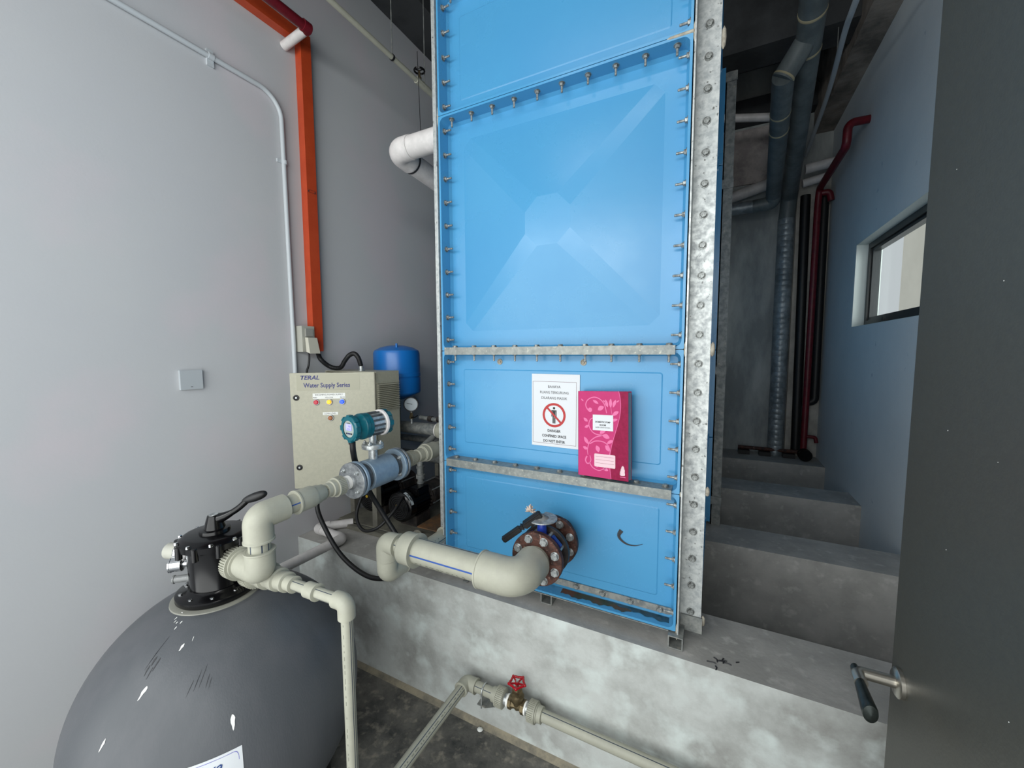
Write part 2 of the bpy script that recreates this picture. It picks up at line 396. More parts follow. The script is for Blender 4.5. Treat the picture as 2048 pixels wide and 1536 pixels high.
# cement plinths, one per metre
def plinth(name, y0, y1, label, m, x0=-1.0, x1=2.0, zt=PT):
    bm = box(BM(), x0+0.0005, x1-0.0005, y0, y1, FZ, zt)
    o = new(name, bm, [m, m_plinth2], None, smooth=False, bevel=0.004)
    for p in o.data.polygons: p.material_index = 1 if p.normal.z > 0.9 else 0
    return tag(o, label, 'plinth', 'cement plinths under the water tank')
plinth('cement_plinth', -0.055, 0.24, 'nearest cement plinth, pale front face, carries the front edge of the blue tank', m_plinth)
plinth('cement_plinth', 0.93, 1.2, 'grey cement plinth directly behind the nearest one, right of the blue tank', m_plinth2, x0=-0.95)
plinth('cement_plinth', 1.93, 2.22, 'grey cement plinth third from the front, right of the blue tank', m_plinth2, x0=-0.95)
plinth('cement_plinth', 2.93, YB-0.001, 'rearmost streaky cement plinth against the back wall, under the corner pipes', m_plinth2, x0=-0.95)
# slab the pump set stands on
plinth('cement_plinth', 0.24, 0.93, 'cement slab between the first two plinths, under the black pumps', m_plinth2, x1=-0.075)

struct('baseboard_front', poly(BM(), [V(-0.999,-0.0552,FZ), V(-0.999,-0.076,FZ+0.0005), V(-0.999,-0.0552,FZ+0.018)], (2.998,0,0)), mat('mortar_fillet', srgb(150,142,122), 0.9, col2=srgb(110,106,96), scale=9, bump=0.4, bscale=60), smooth=False)
# door leaf standing open on the right
DX = 1.42; DY = -0.470
bm = box(BM(), DX, DX+0.045, -1.42, DY, FZ+0.01, 2.42)
door = struct('door_1', bm, m_doorgrey, smooth=True, bevel=0.003)
hz = 0.378; hy = -0.512
bm = BM(); lathe(bm, (DX-0.0001, hy, hz), (-1,0,0), [(0,0.026),(0.006,0.026),(0.009,0.022),(0.009,0.0)], 40)
rose = new('rose', bm, m_steel, door)
bm = BM()
sweep(bm, fillet([(DX-0.006, hy, hz), (DX-0.064, hy, hz), (DX-0.064, hy-0.03, hz-0.001)], 0.010), 0.0105, 20)
h = new('lever_neck', bm, m_steel, door)
bm = BM()
pts = [V(DX-0.064-0.004*t, hy+0.010 - t*0.108, hz - 0.010*t) for t in [i/24 for i in range(25)]]
sweep(bm, pts, lambda t: 0.0100 + 0.0085*min(1, t*1.1)**1.2 if t < 0.93 else 0.0185*math.sqrt(max(0.02, 1-((t-0.93)/0.07)**2)), 24)
bmesh.ops.scale(bm, vec=(0.62, 1, 1), space=Matrix.Translation((-(DX-0.066), 0, 0)), verts=bm.verts)
new('lever_grip', bm, m_grip, door)
for zz in (0.2, 1.7, -0.4):
    bm = BM(); cyl(bm, (DX+0.05, -1.425, zz), (DX+0.05, -1.425, zz+0.11), 0.008)
    new('hinge', bm, m_steel, door)
bm = BM()
rr = random.Random(3)
for k in range(7):
    y = -0.56 - rr.random()*0.28; z = -0.4 + rr.random()*2.0
    lathe(bm, (DX-0.0002, y, z), (-1,0,0), [(0, 0.0007*(0.6+rr.random())), (0.0003, 0.0003)], 8)
new('paint_fleck', bm, m_whitep, door, smooth=False)

# ceiling lamp above the doorway (out of the picture, lights the room)
lamp = thing('ceiling_lamp', 'white fluorescent batten hanging above the doorway, just out of the picture', 'lamp', (0.55, -1.25, 2.9))
new('housing', box(BM(), -0.06, 1.16, -1.30, -1.20, 2.90, 2.95), m_whitep, lamp, smooth=False)
new('tube', cyl(BM(), (-0.03, -1.25, 2.884), (1.13, -1.25, 2.884), 0.013), m_tube, lamp)
new('chain', cyl(BM(), (0.1, -1.25, 2.95), (0.1, -1.25, CZ), 0.004, 8), m_zinc, lamp)
new('chain', cyl(BM(), (1.0, -1.25, 2.95), (1.0, -1.25, CZ), 0.004, 8), m_zinc, lamp)

# ================================================================== THE WATER TANK
tank = thing('water_tank', 'tall blue sectional water tank with galvanised corner posts on the cement plinths', 'tank', (0.5, 0, PT+0.002))
TD = 3.0
def panel(h, T, full, flare=0.065):
    """one moulded panel, local a 0..1, b 0..h, d 0 (flange edge) .. flare (panel plane)"""
    bm = BM(); t = 0.0095; g = 0.0012
    outer = rrect(g, 1-g, g, h-g, 0.004); inner = rrect(t, 1-t, t, h-t, 0.022); in2 = rrect(t+0.004, 1-t-0.004, t+0.004, h-t-0.004, 0.020)
    base = rrect(t+0.013, 1-t-0.013, t+0.013, h-t-0.013, 0.014)
    def ring(lp, d): return [bm.verts.new(T(a, b, d)) for a, b in lp]
    def loft(A, B):
        n = len(A)
        for i in range(n): bm.faces.new((A[i], A[(i+1) % n], B[(i+1) % n], B[i]))
    Ro = ring(outer, flare+0.006); R0 = ring(outer, 0.0); R1 = ring(inner, 0.0); R2 = ring(in2, flare-0.012); R3 = ring(base, flare)
    loft(Ro, R0); loft(R0, R1); loft(R1, R2); loft(R2, R3)
    def fill(A, B):
        es = []
        for L in (A, B):
            for i in range(len(L)):
                e = bm.edges.get((L[i], L[(i+1) % len(L)])) or bm.edges.new((L[i], L[(i+1) % len(L)]))
                es.append(e)
        bmesh.ops.triangle_fill(bm, edges=es, use_beauty=True)
    if full:
        c = 0.5; hc = h/2
        def octo(s, ch): return [(c+s, hc+s-ch), (c+s-ch, hc+s), (c-s+ch, hc+s), (c-s, hc+s-ch), (c-s, hc-s+ch), (c-s+ch, hc-s), (c+s-ch, hc-s), (c+s, hc-s+ch)]
        A = ring(octo(0.412, 0.036), flare); B = ring(octo(0.093, 0.052), 0.010)
        fill(R3, A); loft(A, B); bm.faces.new(B)
    else:
        A = ring(rrect(0.072, 0.928, 0.078, h-0.082, 0.010), flare); B = ring(rrect(0.076, 0.924, 0.082, h-0.086, 0.008), flare-0.0022)
        fill(R3, A); loft(A, B); bm.faces.new(B)
    bmesh.ops.recalc_face_normals(bm, faces=bm.faces)
    return bm
rows = [(0.0, 0.5, False), (0.5, 0.5, False), (1.0, 1.0, True), (2.0, 0.5, False)]
front = []
for z0, h, full in rows:
    bm = panel(h, lambda a, b, d, z0=z0: V(a, d, z0+b), full)
    bmesh.ops.recalc_face_normals(bm, faces=bm.faces)
    front.append(new('panel', bm, m_blue, tank, angle=5))
for side in (1, -1):
    for k in range(3):
        for z0, h, full in rows:
            
            if side > 0: T = lambda a, b, d, k=k, z0=z0: V((1.094 if k else 1.0755)-d, 0.078+k*0.99+a*0.99, z0+b)
            else: T = lambda a, b, d, k=k, z0=z0: V(-0.0745+d, 0.078+k*0.99+(1-a)*0.99, z0+b)
            new('panel', panel(h, T, full, 0.082 if side > 0 and k else 0.065), m_blue, tank, angle=5)
new('roof_panel', box(BM(), 0.0, 1.0, 0.075, 3.04, 2.455, 2.49), m_blue, tank, smooth=False)
new('rear_panel', box(BM(), 0.0, 1.0, 3.02, 3.045, 0.0, 2.49), m_blue, tank, smooth=False)
new('floor_panel', box(BM(), 0.0, 1.0, 0.075, 3.02, 0.002, 0.02), m_blue, tank, smooth=False)
# galvanised corner posts (angle sections)
def post(sgn):
    bm = BM(); x = 1.0 if sgn > 0 else 0.0
    s = sgn
    def b(xa, xb, *r): box(bm, min(xa, xb), max(xa, xb), *r)
    b(x+s*0.0035, x+s*0.0085, -0.007, 0.072, -0.004, 2.56)
    b(x+s*0.0035, x+s*0.078, 0.067, 0.073, 0.022 if s > 0 else -0.0, 2.56)
    return new('corner_post', bm, m_galv, tank, smooth=False)
pr = post(1); pl = post(-1)
new('shoe_plate', box(BM(), 1.010, 1.082, 0.060, 0.066, -0.022, 0.036), m_galv_d, tank, smooth=False)
# outside ties and the second post, on the right side
for yy, zt in ((1.17, 2.53), (2.17, 2.53)):
    bm = BM(); x0 = 1.0965
    box(bm, x0, x0+0.052, yy, yy+0.005, PT+0.001, zt); box(bm, x0, x0+0.005, yy, yy+0.045, PT+0.001, zt)
    rp = new('side_post', bm, m_galv_d, tank, smooth=False)
    for zz in (2.50, 1.93, 0.88, 0.10):
        bm = BM(); box(bm, 1.06, 1.152, yy-0.006, yy-0.0005, zz-0.024, zz+0.024)
        new('tie_strap', bm, m_galv_d, tank, smooth=False)
# stiffener angles across the front
def stiff(zt, zb, ztop):
    bm = BM()
    box(bm, 0.022, 0.973, -0.0125, -0.0075, zb, zt)
    box(bm, 0.022, 0.973, -0.0075, 0.050, ztop-0.005, ztop)
    return new('stiffener_bar', bm, m_galv_b, tank, smooth=False)
s1 = stiff(1.015, 0.983, 1.015); s2 = stiff(0.515, 0.481, 0.515)
bm = BM(); box(bm, 0.03, 0.98, 0.0585, 0.0625, 0.019, 0.045); new('base_strip', bm, m_galv_d, tank, smooth=False)
bm = BM(); box(bm, 0.0, 0.975, -0.001, 0.05, -0.004, -0.0005); new('base_angle', bm, m_galv_d, tank, smooth=False)
# square tube skid under the tank
def sqtube(x0, x1, y0, y1, z0, z1, t=0.004):
    bm = BM(); box(bm, x0, x0+t, y0, y1, z0, z1); box(bm, x1-t, x1, y0, y1, z0, z1); box(bm, x0+t, x1-t, y0, y1, z0, z0+t); box(bm, x0+t, x1-t, y0, y1, z1-t, z1)
    return bm
for x in (0.976, 0.476, -0.02):
    if x > 0.9: new('skid_tube', sqtube(0.976, 1.025, -0.022, 3.0, PT+0.002, -0.004), m_galv_d, tank, smooth=False)
    else: new('skid_tube', sqtube(x, x+0.049, 0.01, 3.0, PT+0.002, -0.004), m_galv_d, tank, smooth=False)
for yy in (0.14, 0.97, 1.97, 2.92): new('skid_tube', box(BM(), 0.03, 0.97, yy, yy+0.05, PT+0.003, -0.007), m_galv_d, tank, smooth=False)
# bolts
bm_nut = bolt_mesh('bolt', rn=0.0088, tn=0.008, rw=0.0125, stud=0.026)
bm_head = bolt_mesh('bolt_head', rn=0.0105, tn=0.006, rw=0.0135, stud=0)
pos = []
for k in range(25):
    z = 0.05 + 0.1*k
    pi_ = 0 if z < 0.5 else 1 if z < 1.0 else 2 if z < 2.0 else 3
    put(bm_nut, 'bolt', (0.0115, 0.030, z), (1,0,0), front[pi_], rr.random())
    put(bm_nut, 'bolt', (0.9885, 0.030, z), (-1,0,0), front[pi_], rr.random())
    put(bm_head, 'bolt', (1.043, 0.0665, z), (0,-1,0), pr, rr.random())
for k in range(10):
    x = 0.055 + 0.0995*k
    put(bm_nut, 'bolt', (x, 0.026, 1.9895), (0,0,-1), front[2], rr.random())
    put(bm_nut, 'bolt', (x, 0.030, 2.4895), (0,0,-1), front[3], rr.random())
    put(bm_nut, 'bolt', (x, 0.024, 0.9895), (0,0,-1), s1, rr.random())
    put(bm_head, 'bolt', (x, 0.024, 1.0155), (0,0,1), s1, rr.random())
    put(bm_head, 'bolt', (x, 0.024, 0.5155), (0,0,1), s2, rr.random())
for k in range(9):
    put(bm_head, 'bolt', (0.075+0.108*k, 0.058, 0.032), (0,-1,0), front[0], rr.random())
# two sealed bolt holes below the middle bar
for x, z in ((0.26, 0.952), (0.634, 0.952)):
    bm = BM(); lathe(bm, (x, 0.0655, z), (0,-1,0), [(0,0.013),(0.003,0.0125),(0.004,0.0085),(0.0015,0.008),(0.0015,0.004),(0.006,0.004),(0.006,0)], 24)
    new('sealed_plug', bm, m_sealant, front[1])
# sealant squeezed out at the seams
def seal(*a): new('sealant_bead', lathe(BM(), *a), m_sealant, tank)
for z, h in ((0.5, 0.035), (1.0, 0.05), (2.0, 0.07), (0.02, 0.04)):
    seal((1.083, 0.076, z-h/2), (0.03,0.0,1), [(0,0.001),(h*0.15,0.007),(h*0.5,0.0085),(h*0.85,0.006),(h,0.001)], 10)
for z, h in ((1.0, 0.05), (0.5, 0.02), (2.0, 0.06), (0.0, 0.06)):
    seal((1.003, 0.004, z-h/2), (0,0,1), [(0,0.001),(h*0.2,0.0045),(h*0.8,0.0045),(h,0.001)], 10)
seal((0.92, 0.002, 2.0), (1,0,0), [(0,0.001),(0.01,0.005),(0.08,0.006),(0.084,0.001)], 10)
seal((-0.002, 0.004, 1.96), (0,0,1), [(0,0.001),(0.02,0.005),(0.06,0.004),(0.08,0.001)], 10)

# rust run and water stain on the bottom flange, scrape mark
bm = BM()
lo, hi = [], []
for i in range(41):
    x = 0.56 + 0.31*i/40; lo.append(V(x, 0.016+0.005*math.sin(i*0.55)+0.003*math.sin(i*1.7)+0.018*max(0, (i-34)/6), 0.0)); hi.append(V(x, 0.048, 0.0))
pts = lo + hi[::-1]
FLZ = lambda y: 0.0098+0.004*y/0.053+0.0008
for a_, b_, c_, d_ in zip(lo, lo[1:], hi[1:], hi): bm.faces.new([bm.verts.new((q.x, q.y, FLZ(q.y))) for q in (a_, b_, c_, d_)])
new('rust_stain', bm, m_stain, front[0], smooth=False)
bm = BM()
for i in range(40):
    q = []
    for k in (i, i+1):
        x = 0.74+0.243*k/40; q.append((x, 0.046-0.030*(k/40)**0.7-0.004*math.sin(k*0.8)))
    (xa, ya), (xb, yb) = q
    bm.faces.new([bm.verts.new(p) for p in ((xa, ya, FLZ(ya)+0.0003), (xb, yb, FLZ(yb)+0.0003), (xb, 0.049, FLZ(0.049)+0.0003), (xa, 0.049, FLZ(0.049)+0.0003))])
new('water_stain', bm, m_wstain, front[0], smooth=False)
bm = BM()
c1 = catmull([(0.792,0.0605,0.305),(0.782,0.0605,0.285),(0.790,0.0605,0.268),(0.815,0.0605,0.255),(0.845,0.0605,0.256),(0.872,0.0605,0.268)], 8)
n = len(c1)
for i in range(n-1):
    a, b = c1[i], c1[i+1]; wa = 0.0075*(1-i/n)**1.3+0.0007; wb = 0.0075*(1-(i+1)/n)**1.3+0.0007
    t = (b-a).normalized(); s = t.cross(V(0,1,0)).normalized()
    bm.faces.new([bm.verts.new(q) for q in (a-s*wa, a+s*wa, b+s*wb, b-s*wb)])
bmesh.ops.remove_doubles(bm, verts=bm.verts, dist=0.0001)
new('scrape_mark', bm, m_chip, front[0], smooth=False)
# ================================================================== PIPE FITTINGS
def ppr_pipe(name, a, b, r, parent, stripes=(), dark=(), prt=None, m=m_ppr, seed=1):
    """straight pipe with ink stripes (given as outward directions) and an unreadable row of print"""
    _d, _u, _v = frame(Vector(b)-Vector(a))
    ix = lambda q: int(math.floor((math.atan2(Vector(q).dot(_v), Vector(q).dot(_u))/(2*PI))*48)) % 48
    stripes = [ix(q) for q in stripes]; dark = [ix(q) for q in dark]; prt = ix(prt) if prt is not None else None
    a = Vector(a); b = Vector(b); L = (b-a).length; n = max(2, int(L/0.006)) if prt is not None else 1
    rg = random.Random(seed); on = [rg.random() < 0.42 for _ in range(n+1)]
    def st(i, k):
        if i in stripes: return 1
        if i in dark: return 2
        if prt is not None and i == prt and on[k]: return 3
        return None
    return new(name, lathe(BM(), a, b-a, [(L*k/n, r) for k in range(n+1)], 48, stripes=st), [m, m_stripe, m_stripe_k, m_print], parent)
def collar(name, a, b, r, parent, lip=0.0022, m=m_ppr):
    a = Vector(a); b = Vector(b); L = (b-a).length
    return new(name, lathe(BM(), a, b-a, [(0, r-0.004), (0.001, r+lip), (0.005, r+lip), (0.0065, r), (L-0.003, r), (L, r-0.003)], 40), m, parent)
def ribnut(name, a, b, r, parent, m=m_ppr, n=36):
    a = Vector(a); b = Vector(b); L = (b-a).length; d, u, v = frame(b-a); bm = BM()
    lathe(bm, a, d, [(0, r*0.82), (0.002, r*0.93), (L-0.002, r*0.93), (L, r*0.82)], 40)
    for i in range(n):
        t = 2*PI*i/n; o = (u*math.cos(t)+v*math.sin(t)); s = (-u*math.sin(t)+v*math.cos(t))
        obox(bm, a + d*(L*0.5) + o*(r*0.95), d, o, s, L*0.42, r*0.05, r*0.035)
    lathe(bm, a - d*0.001, d, [(0, r*0.9), (0, r), (0.004, r), (0.005, r*0.93)], 40)
    return new(name, bm, m, parent)
def elbow(name, a, c, b, r, parent, m=m_ppr, fr=None, lips=(True, True)):
    """elbow from a through corner c to b"""
    bm = BM(); a, c, b = Vector(a), Vector(c), Vector(b)
    sweep(bm, fillet([a, c, b], fr or r*0.55, 12), r, 40)
    for e, on in ((a, lips[0]), (b, lips[1])):
        if on: d = (c-e).normalized(); lathe(bm, e - d*0.0005, d, [(0, r*0.9), (0, r+0.0022), (0.005, r+0.0022), (0.007, r)], 40, cap=False)
    return new(name, bm, m, parent)
def flange(name, c, d, R, t, ri, parent, m, holes=8, rb=0.75, chamf=0.002):
    bm = BM(); lathe(bm, c, d, [(0, ri), (0, R-chamf), (chamf, R), (t-chamf, R), (t, R-chamf), (t, ri)], 56, cap=False)
    return new(name, bm, m, parent)
b_big = bolt_mesh('flange_bolt', rn=0.0135, tn=0.010, rw=0.0155, stud=0, m=m_zinc)
b_bigs = bolt_mesh('flange_nut', rn=0.0125, tn=0.010, rw=0.0145, stud=0.024, rs=0.006, m=m_zinc)
b_small = bolt_mesh('small_flange_bolt', rn=0.008, tn=0.006, rw=0.0095, stud=0.008, rs=0.004, m=m_zinc)
b_screw = bolt_mesh('cover_screw', rn=0.0055, tn=0.005, rw=0.007, stud=0, m=m_chrome)
def bolt_circle(me, c, d, R, n, parent, name='bolt', phase=0.0):
    d, u, v = frame(d); c = Vector(c)
    for i in range(n):
        t = 2*PI*(i+phase)/n
        put(me, name, c + (u*math.cos(t)+v*math.sin(t))*R, d, parent, rr.random())

# ------------------------------------------------------------------ outlet butterfly valve on the tank
vx, vz = 0.547, 0.254
val = thing('butterfly_valve', 'rusty flanged butterfly valve with black lever on the front of the blue tank', 'valve', (vx, -0.05, vz))
flange('tank_flange', (vx, -0.018, vz), (0,-1,0), 0.100, 0.020, 0.03, val, m_rust)
bolt_circle(b_big, (vx, -0.038, vz), (0,-1,0), 0.077, 8, val, phase=0.5)
new('spigot', lathe(BM(), (vx, 0.062, vz), (0,-1,0), [(0,0.056),(0.11,0.056),(0.125,0.050),(0.15,0.050)], 40), m_castiron, val)
flange('counter_flange', (vx, -0.104, vz), (0,-1,0), 0.094, 0.018, 0.03, val, m_castiron)
bm = BM(); lathe(bm, (vx, -0.1225, vz), (0,-1,0), [(0,0.062),(0.001,0.070),(0.008,0.072),(0.040,0.072),(0.048,0.070),(0.049,0.062)], 48)
for sgn in (-1, 1):
    obox(bm, (vx+sgn*0.052, -0.146, vz+0.052), (1,0,-sgn), (0,1,0), (sgn,0,1), 0.024, 0.010, 0.012)
wafer = new('wafer_body', bm, m_valveblue, val, bevel=0.002)
new('gasket', lathe(BM(), (vx, -0.1715, vz), (0,-1,0), [(0,0.084),(0.005,0.084)], 48), m_castiron, val)
ff = flange('outlet_flange', (vx, -0.1765, vz), (0,-1,0), 0.097, 0.022, 0.045, val, m_rust)
bolt_circle(b_big, (vx, -0.1985, vz), (0,-1,0), 0.077, 8, val, phase=0.5)
bm = BM()
d_, u_, v_ = frame((0,-1,0))
for i in range(8):
    t = 2*PI*(i+0.5)/8; o = V(vx, 0, vz) + (u_*math.cos(t)+v_*math.sin(t))*0.077
    new('tie_rod', cyl(BM(), (o.x, -0.104, o.z), (o.x, -0.1765, o.z), 0.0065, 12), m_zinc, val)
new('neck', lathe(BM(), (vx, -0.146, vz+0.068), (0,0,1), [(0,0.019),(0.05,0.016),(0.055,0.022),(0.062,0.022)], 28), m_valveblue, val)
bm = BM(); pts = []
for i in range(40):
    t = -0.35 + (PI*1.15)*i/39; R_ = 0.056; pts.append(V(vx+0.0+R_*math.sin(t+0.2), -0.146 - R_*math.cos(t+0.2)*-1, vz+0.131))
poly(bm, pts, (0,0,0.004)); new('notch_plate', bm, m_zinc, val, smooth=False)
new('plate_hub', lathe(BM(), (vx, -0.146, vz+0.130), (0,0,1), [(0,0.026),(0.005,0.026),(0.012,0.010),(0.016,0.010)], 28), m_galv_d, val)
a = V(vx, -0.146, vz+0.152); b = V(0.432, -0.215, 0.315)
bm = BM(); dd = (b-a).normalized(); sd = dd.cross(V(0,0,1)).normalized(); ud = sd.cross(dd)
L = (b-a).length
for t0, t1, w0, w1, h in ((0.004, L*0.5, 0.021, 0.020, 0.012), (L*0.5, L*0.58, 0.017, 0.016, 0.010), (L*0.58, L+0.012, 0.015, 0.013, 0.011)):
    c = a + dd*(t0+t1)/2; obox(bm, c, dd, sd, ud, (t1-t0)/2, (w0+w1)/2*0.8, h)
lev = new('lever', bm, m_black_m, val, bevel=0.004)
bm = BM(); obox(bm, a + dd*0.075 - ud*0.030, (dd*0.9-ud*0.45), sd, ud, 0.05, 0.003, 0.004); new('lever_trigger', bm, m_black_m, lev, bevel=0.001)
bm = BM(); rg = random.Random(5)
for i in range(40):
    p0 = V(vx-0.058, -0.12, vz+0.140); dv = V(rg.gauss(-0.3,1), rg.gauss(0,1), rg.gauss(0.4,1)).normalized()*0.026*rg.random()**0.4
    lathe(bm, p0, dv, [(0,0.004),(dv.length*0.7,0.003),(dv.length,0.0008)], 6)
new('thread_tuft', bm, mat('hemp_tuft', srgb(198,182,170), 0.9), val)

# ------------------------------------------------------------------ big outlet pipe along the plinth
py = -0.338; pz = 0.254
out = thing('outlet_pipe', 'thick beige plastic pipe with blue stripe, elbowing from the rusty valve to the left', 'pipe', (0.25, py, 0.19))
elbow('elbow', (vx, -0.225, vz), (vx, py, pz), (0.405, py, pz), 0.061, out, fr=0.088, lips=(False, True))
collar('flange_stub', (vx, -0.236, vz), (vx, -0.199, vz), 0.052, out)
ppr_pipe('pipe', (0.41, py, pz), (0.105, py, pz), 0.0455, out, stripes=((0,-1,0.10),), dark=((0,0.25,1),), prt=(0,-1,-0.75))
new('reducer', lathe(BM(), (0.125, py, pz), (-1,0,0), [(0,0.046),(0.0,0.063),(0.006,0.063),(0.008,0.0595),(0.058,0.0595),(0.066,0.054),(0.072,0.036),(0.074,0.030)], 44), m_ppr, out)
ppr_pipe('pipe', (0.06, py, pz), (0.005, py, pz), 0.029, out, dark=((0,-1,0.5),))
elbow('elbow', (0.030, py, pz), (-0.030, py, pz), (-0.030, py, pz-0.068), 0.041, out, lips=(True, False))
new('joint_line', lathe(BM(), (-0.030, py, pz-0.066), (0,0,-1), [(0,0.0395),(0.003,0.0395)], 40), m_black_m, out)
elbow('elbow', (-0.030, py, pz-0.069), (-0.030, py, pz-0.125), (-0.030, py+0.085, pz-0.125), 0.040, out, lips=(False, True))
ppr_pipe('pipe', (-0.030, py+0.08, pz-0.125), (-0.030, 0.75, pz-0.125), 0.029, out, dark=((1,0,0.1),), prt=(0.9,0,0.6), seed=4)
collar('coupler', (-0.030, 0.02, pz-0.125), (-0.030, 0.075, pz-0.125), 0.037, out)

# ------------------------------------------------------------------ meter line (along Y)
mx = -0.158
def mp(y): return V(mx, y, 0.486 + (y+0.75)*0.022)
sup = thing('supply_pipe', 'beige plastic pipe rising from the filter valve and running back to the flow meter', 'pipe', (mx, -0.745, 0.32))
e_top = mp(-0.745)
elbow('elbow', (mx, -0.660, e_top.z+0.002), (mx, -0.745, e_top.z), (mx, -0.745, e_top.z-0.075), 0.0425, sup, lips=(False, True))
ppr_pipe('pipe', (mx, -0.665, mp(-0.665).z), mp(-0.605), 0.0315, sup, stripes=((1,0,0.25),))
new('reducing_socket', lathe(BM(), mp(-0.622), (0,1,0.02), [(0,0.030),(0,0.0415),(0.005,0.0415),(0.007,0.0385),(0.062,0.0385),(0.070,0.0355),(0.073,0.034),(0.086,0.0335),(0.092,0.0300),(0.106,0.0295),(0.112,0.0245),(0.114,0.020)], 44), m_ppr, sup)
ppr_pipe('pipe', mp(-0.515), mp(-0.480), 0.0185, sup, dark=((1,0,0.5),))
new('union_tail', lathe(BM(), mp(-0.502), (0,1,0.02), [(0,0.019),(0.001,0.0255),(0.018,0.0255),(0.020,0.0305),(0.041,0.0305)], 40), m_ppr, sup)
ribnut('union_nut', mp(-0.463), mp(-0.430), 0.0370, sup)
new('threaded_nipple', lathe(BM(), mp(-0.432), (0,1,0.02), [(0,0.0215),(0.036,0.0215)], 32), m_zinc, sup)
new('thread_tape', lathe(BM(), mp(-0.4295), (0,1,0.02), [(0,0.0245),(0.010,0.0245)], 32), m_ptfe, sup)
new('thread_tape', lathe(BM(), mp(-0.415), (0,1,0.02), [(0,0.0265),(0.014,0.0265)], 32), m_ptfe, sup)
# down to the filter valve port
zz0 = e_top.z-0.078
ppr_pipe('pipe', (mx, -0.745, zz0+0.01), (mx, -0.745, zz0-0.035), 0.0315, sup, dark=((0.2,-1,0), (1,-0.35,0), (1,0.3,0)))
elbow('elbow', (mx, -0.745, zz0-0.028), (mx, -0.745, zz0-0.095), (mx-0.075, -0.745, zz0-0.095), 0.0425, sup, lips=(True, False))
new('union_tail', lathe(BM(), (mx-0.072, -0.745, zz0-0.095), (-1,0,0), [(0,0.040),(0.02,0.040),(0.021,0.047),(0.03,0.047)], 40), m_ppr, sup)
ribnut('union_nut', (mx-0.100, -0.745, zz0-0.095), (mx-0.135, -0.745, zz0-0.095), 0.055, sup, n=44)

# downstream side of the meter
dn = thing('supply_pipe', 'beige reducing fittings leaving the flow meter towards the left edge of the blue tank', 'pipe', (mx, 0.0, 0.44))
new('threaded_nipple', lathe(BM(), mp(-0.105), (0,1,0.02), [(0,0.024),(0.02,0.024),(0.021,0.019),(0.03,0.019),(0.031,0.0225),(0.05,0.0225)], 32), m_zinc, dn)
ribnut('union_nut', mp(-0.070), mp(-0.030), 0.037, dn)
new('reducing_socket', lathe(BM(), mp(-0.03), (0,1,0.02), [(0,0.026),(0.022,0.026),(0.026,0.031),(0.060,0.031),(0.061,0.034),(0.064,0.034),(0.066,0.038),(0.09,0.038),(0.091,0.044),(0.097,0.044),(0.098,0.041),(0.155,0.041),(0.158,0.036)], 44), m_ppr, dn)
ppr_pipe('pipe', mp(0.12), mp(0.37), 0.032, dn, dark=((1,0,0.2),))
elbow('elbow', mp(0.34), mp(0.42), mp(0.42)+V(0,0,0.08), 0.0425, dn)
ppr_pipe('riser', mp(0.42)+V(0,0,0.07), mp(0.42)+V(0,0,1.72), 0.032, dn, dark=((0,-1,0),))
elbow('elbow', mp(0.42)+V(0,0,1.70), mp(0.42)+V(0,0,1.78), mp(0.42)+V(0.08,0,1.78), 0.0425, dn)

# ------------------------------------------------------------------ electromagnetic flow meter
fm = thing('flow_meter', 'flanged silver flow meter with teal display head between the beige pipes', 'flow meter', mp(-0.24) - V(0,0,0.075))
flange('pipe_flange', mp(-0.388), (0,1,0.02), 0.0715, 0.014, 0.018, fm, m_flange)
new('flange_hub', lathe(BM(), mp(-0.400), (0,1,0.02), [(0,0.027),(0.004,0.031),(0.013,0.033)], 36), m_flange, fm)
new('gasket', lathe(BM(), mp(-0.3735), (0,1,0.02), [(0,0.066),(0.005,0.066)], 44), m_black_m, fm)
flange('meter_flange', mp(-0.368), (0,1,0.02), 0.0715, 0.014, 0.02, fm, m_alu)
bolt_circle(b_small, mp(-0.3885), (0,-1,-0.02), 0.052, 4, fm, phase=0.5)
bm = lathe(BM(), mp(-0.354), (0,1,0.02), [(0,0.040),(0.034,0.040),(0.034,0.060),(0.036,0.062),(0.164,0.062),(0.166,0.060),(0.166,0.040),(0.20,0.040)], 56)
new('meter_body', bm, m_alu, fm)
new('body_recess', lathe(BM(), mp(-0.353), (0,1,0.02), [(0,0.052),(0.032,0.052)], 44), m_alu_d, fm)
new('body_recess', lathe(BM(), mp(-0.186), (0,1,0.02), [(0,0.050),(0.034,0.050)], 44), m_alu_d, fm)
flange('meter_flange', mp(-0.155), (0,1,0.02), 0.0715, 0.014, 0.02, fm, m_alu)
new('gasket', lathe(BM(), mp(-0.1405), (0,1,0.02), [(0,0.066),(0.005,0.066)], 44), m_black_m, fm)
flange('pipe_flange', mp(-0.1355), (0,1,0.02), 0.0715, 0.012, 0.018, fm, m_flange)
bolt_circle(b_small, mp(-0.1555), (0,-1,-0.02), 0.052, 4, fm, phase=0.5)
ny = -0.272; nz = mp(ny).z
new('neck', lathe(BM(), (mx, ny, nz+0.055), (0,0,1), [(0,0.0185),(0.052,0.0185)], 28), m_zinc, fm)
new('neck_flange', lathe(BM(), (mx, ny, nz+0.104), (0,0,1), [(0,0.040),(0.0,0.043),(0.002,0.044),(0.008,0.044),(0.0085,0.042),(0.010,0.042),(0.0105,0.044),(0.017,0.044),(0.019,0.042)], 44), m_zinc, fm)
bolt_circle(b_small, (mx, ny, nz+0.122), (0,0,1), 0.033, 4, fm, phase=0.3)
new('neck', lathe(BM(), (mx, ny, nz+0.122), (0,0,1), [(0,0.019),(0.004,0.015),(0.05,0.015)], 28), m_zinc, fm)
hz_ = 0.700; hd = V(0.10, 0.975, 0.03).normalized(); hc = V(mx-0.004, ny, hz_)
